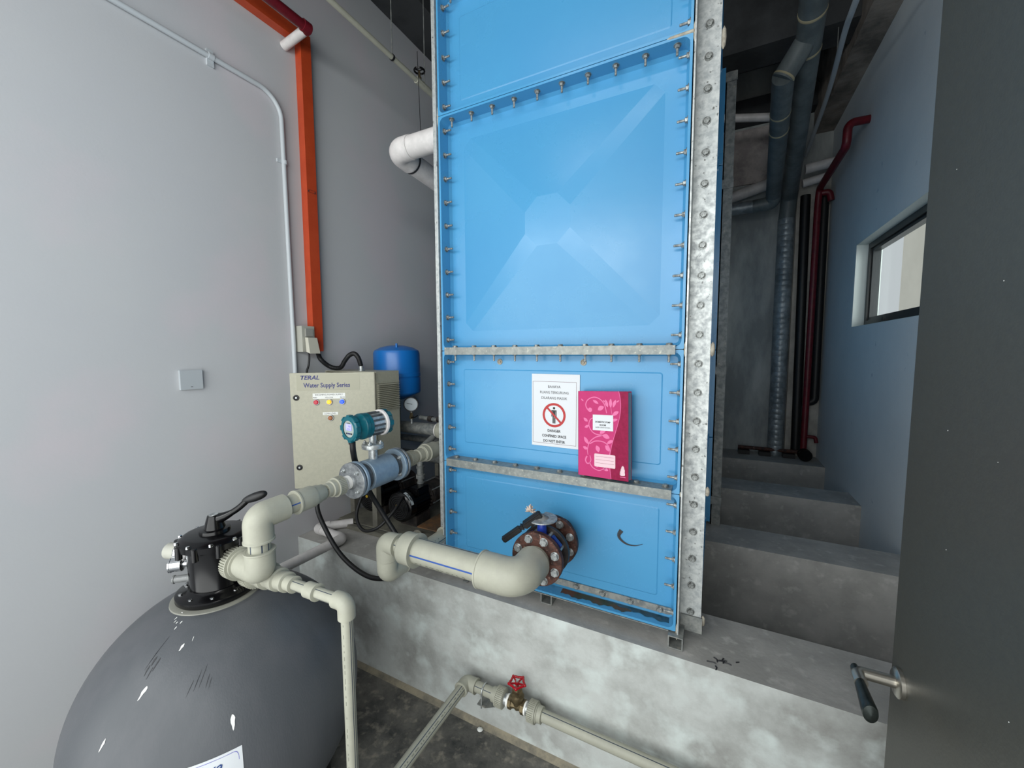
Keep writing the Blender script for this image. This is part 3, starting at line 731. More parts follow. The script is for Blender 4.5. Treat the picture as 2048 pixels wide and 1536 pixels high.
def HP(t): return hc + hd*t
bm = lathe(BM(), HP(-0.108), hd, [(0,0.034),(0.0,0.046),(0.004,0.051),(0.020,0.052),(0.022,0.049),(0.024,0.046),(0.05,0.051),(0.052,0.053),(0.068,0.053),(0.070,0.051),(0.084,0.052),(0.086,0.050)], 48, cap=False)
d_, u_, v_ = frame(hd)
for i in range(8):
    t = 2*PI*i/8; o = u_*math.cos(t)+v_*math.sin(t); obox(bm, HP(-0.098)+o*0.051, hd, o, hd.cross(o), 0.009, 0.0035, 0.010)
head = new('display_housing', bm, m_teal, fm, bevel=0.0008)
new('finned_housing', lathe(BM(), HP(-0.022), hd, [(0,0.047),(0.066,0.047)], 40), m_zinc, fm)
bm = BM()
for i in range(14):
    t = 2*PI*i/14; o = u_*math.cos(t)+v_*math.sin(t); obox(bm, HP(0.008)+o*0.0475, hd, o, hd.cross(o), 0.026, 0.003, 0.004)
new('cooling_fins', bm, m_alu_d, fm, bevel=0.001)
new('silver_ring', lathe(BM(), HP(0.040), hd, [(0,0.050),(0.0,0.054),(0.002,0.055),(0.010,0.055),(0.012,0.053)], 48), m_pvc, fm)
bm = lathe(BM(), HP(0.052), hd, [(0,0.050),(0.002,0.052),(0.018,0.050),(0.026,0.045),(0.028,0.0)], 48)
for i in range(8):
    t = 2*PI*i/8; o = u_*math.cos(t)+v_*math.sin(t); obox(bm, HP(0.064)+o*0.050, hd, o, hd.cross(o), 0.009, 0.003, 0.010)
new('rear_cap', bm, m_teal, fm)
dx = -u_ if u_.x < 0 else u_
dx = (V(1,0,0) - hd*hd.x).normalized(); dy = dx.cross(-hd).normalized()
if dy.z < 0: dy = -dy
fc = HP(-0.1055)
face = new('faceplate', lathe(BM(), HP(-0.1035), -hd, [(0,0.0345),(0.001,0.0345),(0.001,0.0)], 40), m_face, head)
def rectq(bm, c, ax, ay, w_, h_, off):
    n = ax.cross(ay); c = c + n*off
    bm.faces.new([bm.verts.new(c + ax*sx*w_/2 + ay*sy*h_/2) for sx, sy in ((-1,-1),(1,-1),(1,1),(-1,1))]); return bm
new('screen', rectq(BM(), fc + dy*0.007, dx, dy, 0.034, 0.026, 0.0006), m_lcd, head, smooth=False)
text('screen_digits', '0.0', 0.010, fc + dy*0.008 + dx*0.012, dx, dy, m_lcdink, head, align='RIGHT', depth=0.0012)
bm = BM(); rectq(bm, fc + dy*0.001, dx, dy, 0.020, 0.0012, 0.001); rectq(bm, fc - dy*0.0032, dx, dy, 0.026, 0.0012, 0.001)
new('screen_line', bm, m_lcdink, head, smooth=False)
for i, g in enumerate((m_ink, m_navy, m_navy, m_ink)):
    new('key', rectq(BM(), fc + dx*(-0.0150+0.0100*i) - dy*0.0185, dx, dy, 0.0068, 0.0062, 0.0008), g, head, smooth=False)
new('nameplate_text', rectq(BM(), fc + dy*0.0235, dx, dy, 0.022, 0.0018, 0.0008), m_ink, head, smooth=False)
new('cable_gland', lathe(BM(), HP(-0.090) - V(0.006,0,0.045), (0,0,-1), [(0,0.012),(0.018,0.012),(0.02,0.009)], 20), m_black_m, head)

# ================================================================== SAND FILTER
fxc, fyc, fzc, FR, FH = -0.362, -0.752, -0.190, 0.407, 0.411
filt = thing('sand_filter', 'large grey bulbous fibreglass filter vessel standing on the floor at bottom left', 'filter', (fxc, fyc, FZ))
def er(z): z = min(z, 0.197); return FR*math.sqrt(max(0, 1-((z-fzc)/FH)**2))
prof = [(0.0, 0.0)]
zs = [fzc + FH*math.sin(a) for a in [(-0.45*PI) + i*(0.95*PI-0.145)/60 for i in range(61)]]
ZC = 0.197
prof = [(min(z, ZC)-(fzc-FH), er(z)) for z in zs]
new('vessel', lathe(BM(), (fxc, fyc, fzc-FH), (0,0,1), prof, 96), m_vessel, filt, angle=60)
new('foot_ring', lathe(BM(), (fxc, fyc, FZ), (0,0,1), [(0,0.30),(0.02,0.30),(0.10,0.25),(0.13,0.24)], 64), m_black_m, filt)
ax_, ay_ = fxc-0.008, fyc-0.012
rz = 0.192
new('neck_ring', lathe(BM(), (ax_, ay_, ZC-0.002), (0,0,1), [(0,0.129),(0.005,0.128),(0.0070,0.120)], 64), mat('neck_ring_grey', srgb(128,128,120), 0.5), filt)
def VS(px_, pz_):                            # point on the vessel skin from angle (rad) and height
    r = er(pz_)+0.0008; return V(fxc+r*math.cos(px_), fyc+r*math.sin(px_), pz_)
# white chips and dark scuffs on the skin
def chip(name, a, z, w_, h_, m, tilt=0.0, seed=0):
    bm = BM(); rg = random.Random(seed); pts = []
    for k in range(14):
        t = 2*PI*k/14; q = 0.85+0.3*rg.random(); x = math.cos(t)*w_*q*(1 if math.sin(t) > 0 else 0.6); y = math.sin(t)*h_*q
        xx = x*math.cos(tilt)-y*math.sin(tilt); yy = x*math.sin(tilt)+y*math.cos(tilt); pts.append(VS(a+xx/er(z), z+yy))
    bm.faces.new([bm.verts.new(p) for p in pts]); return new(name, bm, m, filt, smooth=False)

# label on the vessel
def LB(a, z, off=0.0):
    r = er(z)+0.0010+off; return V(fxc+r*math.cos(a), fyc+r*math.sin(a), z)
def lgrid(name, a0, a1, z0, z1, m, off, n=16, k=6):
    bm = BM(); g = [[bm.verts.new(LB(a0+(a1-a0)*i/n, z0+(z1-z0)*j/k, off)) for j in range(k+1)] for i in range(n+1)]
    for i in range(n):
        for j in range(k): bm.faces.new((g[i][j], g[i+1][j], g[i+1][j+1], g[i][j+1]))
    return new(name, bm, m, filt)
lgrid('maker_label', -0.95, -0.408, -0.175, -0.057, m_paper, 0.0)
bm = BM(); LBW = lambda a, b, d: LB(a, b, d)
for (a0, a1, z0, z1) in ((-0.93, -0.45, -0.0635, -0.0625), (-0.4305, -0.428, -0.165, -0.078)):
    n = 12; up_ = [LB(a0+(a1-a0)*i/n, z1, 0.0006) for i in range(n+1)]; lo_ = [LB(a0+(a1-a0)*i/n, z0, 0.0006) for i in range(n+1)]
    poly(bm, up_ + lo_[::-1])
arc = [(-0.45+0.0215*math.sin(t), -0.078+0.0150*math.cos(t)) for t in [i*PI/16 for i in range(9)]]
for (a0, z0), (a1, z1) in zip(arc, arc[1:]): poly(bm, [LB(a0,z0,0.0006), LB(a1,z1,0.0006), LB(a1-0.0015,z1-0.001,0.0006), LB(a0-0.0015,z0-0.001,0.0006)])
new('label_border', bm, m_lcdink, filt, smooth=False)
text('lettering', 'Wave', 0.036, (0,0,0), (1,0,0), (0,1,0), mat('blue_script_ink', srgb(24,60,120), 0.5), filt, shear=0.45, align='RIGHT', bold=0.0004, fn=lambda x, y: LB(-0.530+x/0.39, -0.093+y, 0.0008))
for k_, (a, z, w_, h_, t_) in enumerate(((-0.449,0.0,0.0055,0.0165,0.0),(-1.135,0.092,0.0045,0.012,-0.35),(-1.288,0.002,0.003,0.013,-0.25),(-0.957,0.158,0.0035,0.0055,-0.5),(-1.329,0.207,0.002,0.0022,0),
        (-1.416,0.193,0.0014,0.0016,0),(-1.36,0.190,0.0012,0.0018,0),(-1.30,0.189,0.0018,0.0014,0),(-1.22,0.190,0.0018,0.0018,0),(-1.235,0.183,0.0016,0.0022,0),(-2.15,0.047,0.0012,0.006,0.6),(-0.86,0.168,0.0008,0.0035,0))):
    chip('paint_chip', a, z, w_, h_, m_whitep, t_, k_)
for k_, (a, z, w_, h_, t_) in enumerate(((-1.235,0.150,0.0011,0.024,-0.1),(-1.20,0.139,0.003,0.007,0),(-1.15,0.134,0.0022,0.010,-0.1),(-1.215,0.125,0.002,0.008,0.1),(-1.17,0.122,0.0015,0.009,0),
        (-0.62,0.095,0.0008,0.012,-0.3),(-0.60,0.09,0.0008,0.010,-0.3),(-0.70,0.10,0.0007,0.018,-0.35),(-0.66,0.105,0.0007,0.02,-0.35),(-0.75,0.09,0.0007,0.015,-0.4))):
    chip('dark_scuff', a, z, w_, h_, m_chip, t_, 50+k_)

# ------------------------------------------------------------------ multiport valve
mv = thing('multiport_valve', 'glossy black multiport valve with lever handle on top of the grey filter', 'valve', (ax_, ay_, rz+0.01))
A0 = V(ax_, ay_, 0)
new('base_flange', lathe(BM(), (ax_, ay_, rz+0.0105), (0,0,1), [(0,0.112),(0.004,0.115),(0.018,0.115),(0.022,0.110),(0.026,0.088),(0.034,0.080)], 64), m_black, mv)
bolt_circle(b_screw, (ax_, ay_, rz+0.031), (0,0,1), 0.100, 10, mv, name='screw')
new('valve_body', lathe(BM(), (ax_, ay_, rz+0.03), (0,0,1), [(0,0.080),(0.012,0.075),(0.13,0.080),(0.165,0.086)], 64), m_black, mv)
bm = lathe(BM(), (ax_, ay_, rz+0.180), (0,0,1), [(0,0.085),(0.001,0.102),(0.020,0.104),(0.023,0.100),(0.032,0.088),(0.034,0.080),(0.035,0.0)], 64)
for i in range(10):
    t = 2*PI*(i+0.4)/10; o = V(math.cos(t), math.sin(t), 0); lathe(bm, A0 + o*0.101 + V(0,0,rz+0.160), (0,0,1), [(0,0.007),(0.002,0.0095),(0.040,0.0095),(0.043,0.007)], 14)
new('lid', bm, m_black, mv)
bolt_circle(b_screw, (ax_, ay_, rz+0.203), (0,0,1), 0.101, 10, mv, name='screw', phase=0.1)
tz = rz+0.222
new('lever_hub', lathe(BM(), (ax_, ay_, tz-0.008), (0,0,1), [(0,0.044),(0.010,0.042),(0.012,0.030),(0.018,0.029),(0.044,0.022),(0.054,0.019),(0.057,0.0)], 40), m_black, mv)
bm = BM()
hp = catmull([(ax_+0.002, ay_+0.002, tz+0.030), (ax_+0.030, ay_+0.021, tz+0.042), (ax_+0.060, ay_+0.044, tz+0.064), (ax_+0.090, ay_+0.067, tz+0.098)], 8)
sweep(bm, hp, lambda t: 0.020-0.010*min(1, t/0.5), 24)
hd2 = new('lever', bm, m_black, mv)
ka = V(ax_+0.070, ay_+0.052, tz+0.086); kb = V(ax_+0.132, ay_+0.098, tz+0.111)
kp = [((kb-ka).length*0.5*(1-math.cos(PI*i/16)), 0.0165*math.sin(PI*i/16)**0.8*(0.75+0.3*i/16)) for i in range(17)]
new('knob', lathe(BM(), ka, kb-ka, kp, 28), m_black_m, hd2)
new('lever_badge', lathe(BM(), (ax_+0.001, ay_-0.001, tz+0.0485), (-0.05,-0.10,0.99), [(0,0.014),(0.0015,0.014),(0.0016,0.0115),(0.002,0.0)], 28), m_zinc, hd2)
# side sight glass, pressure gauge, white union
pd = V(-0.95,-0.32,0.0).normalized(); p0 = A0+V(-0.060,-0.012,rz+0.128)
new('port_boss', cyl(BM(), p0, p0+pd*0.085, 0.024), m_pvc, mv)
new('port_nut', lathe(BM(), p0+pd*0.080, pd, [(0,0.029),(0.006,0.031),(0.011,0.029)], 10), m_chrome, mv)
new('port_cap', lathe(BM(), p0+pd*0.090, pd, [(0,0.028),(0.014,0.028),(0.015,0.0265),(0.042,0.0265),(0.045,0.024)], 36), m_socket, mv)
gd = V(-0.72,-0.69,0.0).normalized(); g0 = A0+V(-0.062,-0.048,rz+0.112)
gg = new('gauge_body', lathe(BM(), g0, gd, [(0,0.010),(0.018,0.010),(0.019,0.018),(0.021,0.0225),(0.050,0.0225),(0.051,0.0240),(0.055,0.0240),(0.055,0.020)], 40, cap=False), m_chrome, mv)
new('gauge_glass', lathe(BM(), g0+gd*0.0535, gd, [(0,0.021),(0.001,0.0205),(0.001,0.0)], 36), m_clear, gg)
new('sight_tube', lathe(BM(), A0+V(-0.056,-0.048,rz+0.064), gd, [(0,0.013),(0.012,0.013),(0.013,0.0115),(0.048,0.0115),(0.049,0.0135),(0.053,0.0135),(0.053,0.0)], 28), m_clear, mv)
new('sticker', rectq(BM(), A0+V(-0.030,-0.0745,rz+0.090), V(0.92,-0.38,0).normalized(), V(0,0,1), 0.022, 0.012, 0.003), m_palelabel, mv, smooth=False)

# ------------------------------------------------------------------ second port: pipe down to the floor
dr = thing('drain_pipe', 'thin beige pipe from the low filter port, elbowing straight down to the floor', 'pipe', (0.16, -0.735, FZ))
q0 = V(ax_+0.075, -0.700, 0.258); q1 = V(0.172, -0.702, 0.279); qd = (q1-q0).normalized()
def Q(t): return q0 + qd*t
LQ = (q1-q0).length
new('port_neck', lathe(BM(), Q(-0.03), qd, [(0,0.036),(0.045,0.036)], 36), m_black, mv)
ribnut('union_nut', Q(0.012), Q(0.050), 0.052, dr, n=40)
new('reducer', lathe(BM(), Q(0.050), qd, [(0,0.040),(0.03,0.040),(0.033,0.042),(0.055,0.042),(0.057,0.034),(0.085,0.034),(0.087,0.036),(0.110,0.036),(0.112,0.029),(0.140,0.0285),(0.141,0.031),(0.150,0.031),(0.152,0.0245)], 40), m_ppr, dr)
collar('coupler', Q(0.236), Q(0.200), 0.0235, dr)
ppr_pipe('pipe', Q(0.19), Q(0.300), 0.0165, dr, dark=((0.1,-0.5,1), (0.2,-0.9,-0.5)))
collar('coupler', Q(0.345), Q(0.296), 0.0235, dr)
ppr_pipe('pipe', Q(0.335), Q(LQ-0.03), 0.0165, dr, dark=((0.1,-0.5,1), (0.2,-0.9,-0.5)))
elbow('elbow', Q(LQ-0.042), q1, q1 + V(0,0,-0.045), 0.0245, dr, lips=(False, False), fr=0.030)
ppr_pipe('pipe', q1+V(0,0,-0.04), (q1.x, q1.y, FZ+0.005), 0.0165, dr, dark=((0.95,-0.2,0), (1,0.15,0)), prt=(0.25,-1,0))
# ================================================================== CONTROL CABINET ON THE PUMP SET
H = V(-0.57, 0.15, 0.888); EX = V(0.8, 0.6, 0); NX = V(0.6, -0.8, 0); DW = 0.43; DHh = 0.625
cab = thing('control_cabinet', 'cream pump control cabinet with its lettered door ajar, beside the left wall', 'cabinet', (-0.78, 0.24, PT+0.03))
bm = BM(); x0, x1, y0, y1, z0, z1 = -0.985, -0.572, 0.158, 0.335, 0.27, 0.888; t = 0.004
box(bm, x0, x0+t, y0, y1, z0, z1); box(bm, x1-t, x1, y0, y1, z0, z1); box(bm, x0+t, x1-t, y0, y1, z0, z0+t); box(bm, x0+t, x1-t, y0, y1, z1-t, z1); box(bm, x0+t, x1-t, y1-t, y1, z0+t, z1-t)
new('body', bm, m_cab, cab, smooth=False)
Fd = H - EX*DW
def DP(u, v, off=0.0): return Fd + EX*u - V(0,0,v) + NX*(0.020+off)
bm = BM(); obox(bm, H - EX*DW/2 - V(0,0,DHh/2) + NX*0.010, EX, V(0,0,1), NX, DW/2, DHh/2, 0.010)
dr_ = new('door', bm, m_cab, cab, bevel=0.003)
def decal(name, u0, u1, v0, v1, m, off, par, th=0.0008):
    bm = BM(); c = DP((u0+u1)/2, (v0+v1)/2, off+th/2); obox(bm, c, EX, V(0,0,1), NX, (u1-u0)/2, (v1-v0)/2, th/2); return new(name, bm, m, par, smooth=False)
decal('sticker', 0.034, 0.352, 0.008, 0.094, m_cab_strip, 0.0002, dr_, 0.0005)
text('lettering', 'TERAL', 0.030, DP(0.050, 0.0355), EX, V(0,0,1), m_navy, dr_, bold=0.0009, shear=0.25, align='LEFT', depth=0.0012, sx=1.12)
text('lettering', 'Water Supply Series', 0.0335, DP(0.068, 0.0775), EX, V(0,0,1), m_navy, dr_, bold=0.0008, align='LEFT', depth=0.0012, sx=0.845)
decal('label_plate', 0.111, 0.275, 0.110, 0.140, m_whitep, 0.0002, dr_)
text('lettering', 'INCOMING POWER SUPPLY', 0.0115, DP(0.193, 0.1215), EX, V(0,0,1), m_ink, dr_, depth=0.0016, sx=0.98)
text('lettering', 'RED', 0.0095, DP(0.113, 0.136), EX, V(0,0,1), m_ink, dr_, align='LEFT', depth=0.0016, sx=1.1)
text('lettering', 'YELLOW', 0.0095, DP(0.193, 0.136), EX, V(0,0,1), m_ink, dr_, depth=0.0016, sx=1.1)
text('lettering', 'BLUE', 0.0095, DP(0.273, 0.136), EX, V(0,0,1), m_ink, dr_, align='RIGHT', depth=0.0016, sx=1.1)
decal('label_plate', 0.158, 0.235, 0.2125, 0.2275, m_whitep, 0.0002, dr_)
text('lettering', 'LOW LEVEL', 0.0115, DP(0.1965, 0.224), EX, V(0,0,1), m_ink, dr_, depth=0.0016, sx=1.0)
for u, v, m in ((0.1283, 0.157, m_lamp_r), (0.1937, 0.157, m_lamp_y), (0.2591, 0.157, m_lamp_b), (0.1967, 0.2436, m_lamp_o)):
    b_ = new('pilot_lamp', lathe(BM(), DP(u, v, 0.0002), NX, [(0,0.0165),(0.004,0.0165),(0.006,0.0145),(0.006,0.012)], 28, cap=False), m_zinc, dr_)
    new('lens', lathe(BM(), DP(u, v, 0.002), NX, [(0,0.0125),(0.010,0.0120),(0.013,0.009),(0.014,0.0)], 28), m, dr_)
for v in (0.1312, 0.508):
    new('lock', lathe(BM(), DP(0.029, v, 0.0002), NX, [(0,0.0155),(0.004,0.015),(0.005,0.010),(0.002,0.008),(0.002,0.0)], 28), m_black_m, dr_)
    new('lock_core', lathe(BM(), DP(0.029, v, 0.0025), NX, [(0,0.005),(0.002,0.005),(0.002,0)], 16), m_zinc, dr_)
bm = BM()
for i in range(14):
    z = 0.820 - i*0.0105
    vs = [V(-0.5715, 0.165, z), V(-0.5715, 0.327, z), V(-0.557, 0.327, z-0.008), V(-0.557, 0.165, z-0.008), V(-0.5715, 0.165, z-0.010), V(-0.5715, 0.327, z-0.010)]
    vv = [bm.verts.new(p) for p in vs]
    for f in ((0,1,2,3), (3,2,5,4), (0,3,4), (1,5,2)): bm.faces.new([vv[k] for k in f])
box(bm, -0.5718, -0.566, 0.160, 0.332, 0.666, 0.672); box(bm, -0.5718, -0.566, 0.160, 0.332, 0.822, 0.828)
new('louvre_vent', bm, m_cab, cab, smooth=False)
new('cable_gland', lathe(BM(), (-0.74, 0.21, 0.888), (0,0,1), [(0,0.018),(0.006,0.018),(0.007,0.0135),(0.028,0.0135)], 20), m_zinc, cab)
for x, y in ((-0.629, 0.17), (-0.955, 0.295)): new('leg', box(BM(), x-0.018, x+0.018, y, y+0.035, PT+0.0375 if x > -0.9 else PT+0.001, 0.27), m_skid, cab, smooth=False)

hose = tag(new('conduit_hose', sweep(BM(), catmull([(-0.965,0.098,1.0),(-0.955,0.11,0.955),(-0.935,0.155,0.912),(-0.90,0.195,0.905),(-0.875,0.21,0.945),(-0.845,0.218,0.978),(-0.80,0.215,0.988),(-0.765,0.212,0.965),(-0.742,0.21,0.918)], 18), 0.0125, 16, rib=0.0012), m_black_m),
    'ribbed black hose arching from the orange trunking to the top of the cream cabinet', 'hose')
tag(new('power_cable', sweep(BM(), catmull([(-0.955,0.035,1.0),(-0.955,0.035,0.96),(-0.958,0.03,0.92),(-0.960,0.02,0.885),(-0.965,0.05,0.86),(-0.97,0.15,0.855)], 8), 0.0055, 12), m_black_m),
    'thin black cable hanging from the grey wall socket behind the cabinet door', 'cable')
# cables below the meter
tag(new('black_cable', sweep(BM(), catmull([(-0.70,0.14,0.262),(-0.755,-0.02,0.255),(-0.738,-0.115,0.205),(-0.672,-0.118,0.075),(-0.552,-0.115,-0.045),(-0.38,-0.112,-0.100),(-0.225,-0.105,-0.060),(-0.148,-0.10,0.02),(-0.20,-0.10,0.13),(-0.27,-0.115,0.235),(-0.30,-0.16,0.345),(-0.255,-0.24,0.45),(-0.205,-0.32,0.54),(-0.178,-0.355,0.60),(-0.172,-0.362,0.642)], 10), 0.0115, 14), m_black_m),
    'long black cable looping from the flow meter head down over the cement plinth edge', 'cable')
tag(new('black_cable', sweep(BM(), catmull([(-0.63,0.17,0.27),(-0.66,0.12,0.20),(-0.64,0.05,0.10),(-0.56,0.02,0.045),(-0.47,0.04,0.07),(-0.43,0.12,0.14),(-0.44,0.20,0.19)], 10), 0.0085, 12), m_black_m),
    'short black cable hanging in a loop in front of the pump motors', 'cable')

# ------------------------------------------------------------------ pressure tank, pumps, manifold
pt = thing('pressure_tank', 'small blue steel pressure tank behind the cream cabinet', 'pressure tank', (-0.738, 0.5, 0.66))
new('shell', lathe(BM(), (-0.738, 0.5, 0.688), (0,0,1), [(0,0.0),(0.004,0.04),(0.045,0.140),(0.055,0.146),(0.145,0.146),(0.147,0.142),(0.152,0.142),(0.154,0.147),(0.175,0.147),(0.177,0.1445),(0.300,0.1445),(0.318,0.138),(0.338,0.10),(0.350,0.05),(0.353,0.0)], 56), m_tankblue, pt)
new('air_valve', cyl(BM(), (-0.672, 0.43, 1.015), (-0.672, 0.43, 1.05), 0.007, 12), m_tankblue, pt)
new('stem', cyl(BM(), (-0.738, 0.5, 0.53), (-0.738, 0.5, 0.69), 0.016, 16), m_galv_d, pt)
skid = thing('pump_skid', 'grey steel pump base frame on the cement slab left of the blue tank', 'base frame', (-0.5, 0.5, PT+0.002))
for xx in (-0.93, -0.30): new('rail', box(BM(), xx, xx+0.05, 0.12, 0.92, PT+0.002, PT+0.030), m_skid, skid, smooth=False)
new('deck', box(BM(), -0.93, -0.25, 0.17, 0.90, PT+0.031, PT+0.037), m_skid, skid, smooth=False)
new('cross_channel', box(BM(), -0.88, -0.30, 0.14, 0.165, PT+0.002, PT+0.028), m_skid, skid, smooth=False)
new('drip_tray', box(BM(), -0.36, -0.20, 0.22, 0.9, 0.02, 0.026), m_rustshelf, skid, smooth=False)
new('shim_block', box(BM(), -0.36, -0.26, 0.30, 0.88, PT+0.038, 0.0195), m_black_m, skid, smooth=False)
bm = BM(); lathe(bm, (-0.345, 0.205, -0.012), (0.3,-1,0), [(0,0.028),(0.006,0.028)], 28); new('lifting_lug', bm, m_skid, skid)
def pump(x, y0, z, label, mark):
    t = thing('pump', label, 'pump', (x, y0+0.2, PT+0.037), 'pumps behind the flow meter')
    bm = lathe(BM(), (x, y0, z), (0,1,0), [(0,0.0),(0.0,0.060),(0.004,0.078),(0.012,0.086),(0.055,0.088),(0.056,0.080)], 44)
    c = new('fan_cover', bm, m_black, t)
    new('cover_cap', lathe(BM(), (x-0.008, y0-0.0005, z+0.01), (0,-1,0), [(0,0.0085),(0.004,0.0085),(0.004,0)], 16), m_yellow, c)
    bm = BM()
    for i in range(5):
        R_ = 0.02+0.011*i; lathe(bm, (x, y0-0.0006, z), (0,-1,0), [(0,R_),(0.002,R_+0.001),(0.002,R_+0.004),(0,R_+0.005)], 36, cap=False)
    new('grille', bm, m_black_m, c)
    bm = lathe(BM(), (x, y0+0.056, z), (0,1,0), [(0,0.072),(0.14,0.072)], 40)
    for i in range(24):
        a_ = 2*PI*i/24; o = V(math.cos(a_),0,math.sin(a_)); obox(bm, V(x, y0+0.126, z)+o*0.078, (0,1,0), o, o.cross(V(0,1,0)), 0.068, 0.008, 0.0016)
    new('motor', bm, m_black, t)
    bm = BM(); obox(bm, (x+0.045, y0+0.125, z+0.075), (0,1,0), (1,0,0.0), (0,0,1), 0.05, 0.035, 0.022); new('terminal_box', bm, m_black, t, bevel=0.006)
    new('end_shield', lathe(BM(), (x, y0+0.197, z), (0,1,0), [(0,0.080),(0.012,0.084),(0.020,0.070),(0.03,0.055)], 40), m_castiron, t)
    new('pump_casing', lathe(BM(), (x, y0+0.225, z), (0,1,0), [(0,0.06),(0.006,0.078),(0.020,0.080),(0.022,0.070),(0.12,0.070),(0.122,0.082),(0.14,0.082)], 40), m_castiron, t)
    for a_ in (0.6, 1.7, 2.8, -0.5): new('tie_bolt', cyl(BM(), (x+0.078*math.cos(a_), y0+0.22, z+0.078*math.sin(a_)), (x+0.078*math.cos(a_), y0+0.375, z+0.078*math.sin(a_)), 0.004, 8), m_zinc, t)
    new('foot', box(BM(), x-0.06, x+0.06, y0+0.08, y0+0.2, PT+0.0375, z-0.07), m_castiron, t, smooth=False)
    if mark:
        d = []
        def fnp(a, b):
            th = 1.15 + a/0.089; return V(x+0.0895*math.sin(th-0.35), y0+0.022+b, z+0.0895*math.cos(th-0.35))
        bm = BM(); n = 12; w0, w1 = -0.044, 0.044
        for i in range(n):
            q = [fnp(w0+(w1-w0)*i/n, -0.010), fnp(w0+(w1-w0)*(i+1)/n, -0.010), fnp(w0+(w1-w0)*(i+1)/n, 0.010), fnp(w0+(w1-w0)*i/n, 0.010)]
            bm.faces.new([bm.verts.new(p) for p in q])
        st = new('label_strip', bm, m_dial, c, smooth=False)
        text('lettering', 'PUMP', 0.020, (0,0,0), (1,0,0), (0,1,0), m_ink, c, bold=0.0004, fn=lambda a, b: fnp(a, b-0.0055) + (fnp(a,0)-V(x,y0+0.022,z)).normalized()*0.0008)
    new('discharge_union', lathe(BM(), (x+0.02, y0+0.17, z+0.075), (0,0,1), [(0,0.018),(0.02,0.018),(0.021,0.022),(0.03,0.022),(0.031,0.018),(0.05,0.018),(0.051,0.027),(0.075,0.027),(0.076,0.020),(0.11,0.020),(0.111,0.024),(0.125,0.024),(0.126,0.016)], 10), m_galv_d, t)
    return t
pump(-0.475, 0.20, 0.118, 'black pump with yellow cap and lettered strip, nearer the blue tank', True)
pump(-0.765, 0.25, 0.110, 'black pump half hidden under the silver flow meter, further left of two', False)
mf = thing('discharge_manifold', 'grey steel header pipe with stubs rising from the pumps behind the cabinet', 'pipe', (-0.55, 0.52, 0.25))
hzm = 0.515
new('header', cyl(BM(), (-0.90, 0.50, hzm), (-0.42, 0.50, hzm), 0.036, 32), m_galv_d, mf)
new('union_ring', lathe(BM(), (-0.425, 0.50, hzm), (1,0,0), [(0,0.034),(0.002,0.043),(0.012,0.043),(0.014,0.034)], 36), m_pvc, mf)
ribnut('union_nut', (-0.41, 0.50, hzm), (-0.35, 0.50, hzm), 0.050, mf)
elbow('tail_elbow', (-0.352, 0.50, hzm), (-0.285, 0.50, hzm), (-0.285, 0.58, hzm), 0.042, mf)
ppr_pipe('tail_pipe', (-0.285, 0.57, hzm), (-0.285, 3.2, hzm), 0.034, mf)
for x, y_ in ((-0.455, 0.37), (-0.745, 0.42)):
    new('stub', sweep(BM(), fillet([(x, y_, 0.30), (x, y_, 0.42), (x, 0.50, 0.47), (x, 0.50, hzm-0.02)], 0.03), 0.018, 18), m_galv_d, mf)
gz = 0.668; gx, gy = -0.61, 0.48
gau = thing('pressure_gauge', 'round white pressure gauge below the small blue pressure tank', 'gauge', (gx, gy, 0.56))
gdir = V(0.55,-0.83,0).normalized()
case = new('case', lathe(BM(), V(gx,gy,gz)+(-gdir)*0.015, gdir, [(0,0.040),(0.0,0.044),(0.022,0.044),(0.026,0.047),(0.030,0.046),(0.030,0.041)], 44, cap=False), m_black_m, gau)
new('dial', lathe(BM(), V(gx,gy,gz)+gdir*0.006, gdir, [(0,0.0415),(0.001,0.0)], 40), m_dial, case)
gx_ = gdir.cross(V(0,0,1)); gx_ = -gx_ if gx_.x < 0 else gx_
new('needle', rectq(BM(), V(gx,gy,gz)+gx_*(-0.010)+V(0,0,0.004), (gx_*1.0-V(0,0,0.25)).normalized(), (V(0,0,1)+gx_*0.25).normalized(), 0.036, 0.003, 0.0085) , m_ink, case, smooth=False)
new('stem', cyl(BM(), (gx, gy, 0.545), (gx, gy, gz-0.042), 0.008, 12), m_zinc, gau)
new('cock', lathe(BM(), (gx, gy, 0.575), (0,0,1), [(0,0.014),(0.02,0.014),(0.022,0.010),(0.04,0.010)], 6), m_brass, gau)
new('cock_lever', sweep(BM(), [(gx+0.01, gy-0.01, 0.585), (gx+0.045, gy-0.02, 0.590), (gx+0.075, gy-0.03, 0.604)], 0.004, 8), m_black_m, gau)
bp = thing('bypass_pipe', 'row of small steel valves and pipe behind the blue tank edge, above the header', 'pipe', (-0.5, 0.56, 0.56))
new('pipe', cyl(BM(), (-0.60, 0.55, 0.575), (-0.1, 0.55, 0.545), 0.014, 14), m_galv_d, bp)
for x in (-0.53, -0.46): new('nut', lathe(BM(), (x, 0.55, 0.571), (1,0,-0.06), [(0,0.02),(0.03,0.02)], 6), m_castiron, bp)
bp2 = thing('suction_manifold', 'grey horizontal suction header low behind the pumps', 'pipe', (-0.5, 0.62, 0.0))
new('header', cyl(BM(), (-0.92, 0.70, 0.27), (-0.075, 0.70, 0.27), 0.035, 24), m_galv_d, bp2)
new('header_support', box(BM(), -0.60, -0.57, 0.69, 0.71, PT+0.038, 0.235), m_skid, bp2, smooth=False)
new('upper_pipe', cyl(BM(), (-0.92, 0.70, 0.39), (-0.075, 0.70, 0.39), 0.022, 20), m_galv_d, bp2)
new('link', cyl(BM(), (-0.40, 0.70, 0.30), (-0.40, 0.70, 0.375), 0.018, 20), m_galv_d, bp2)

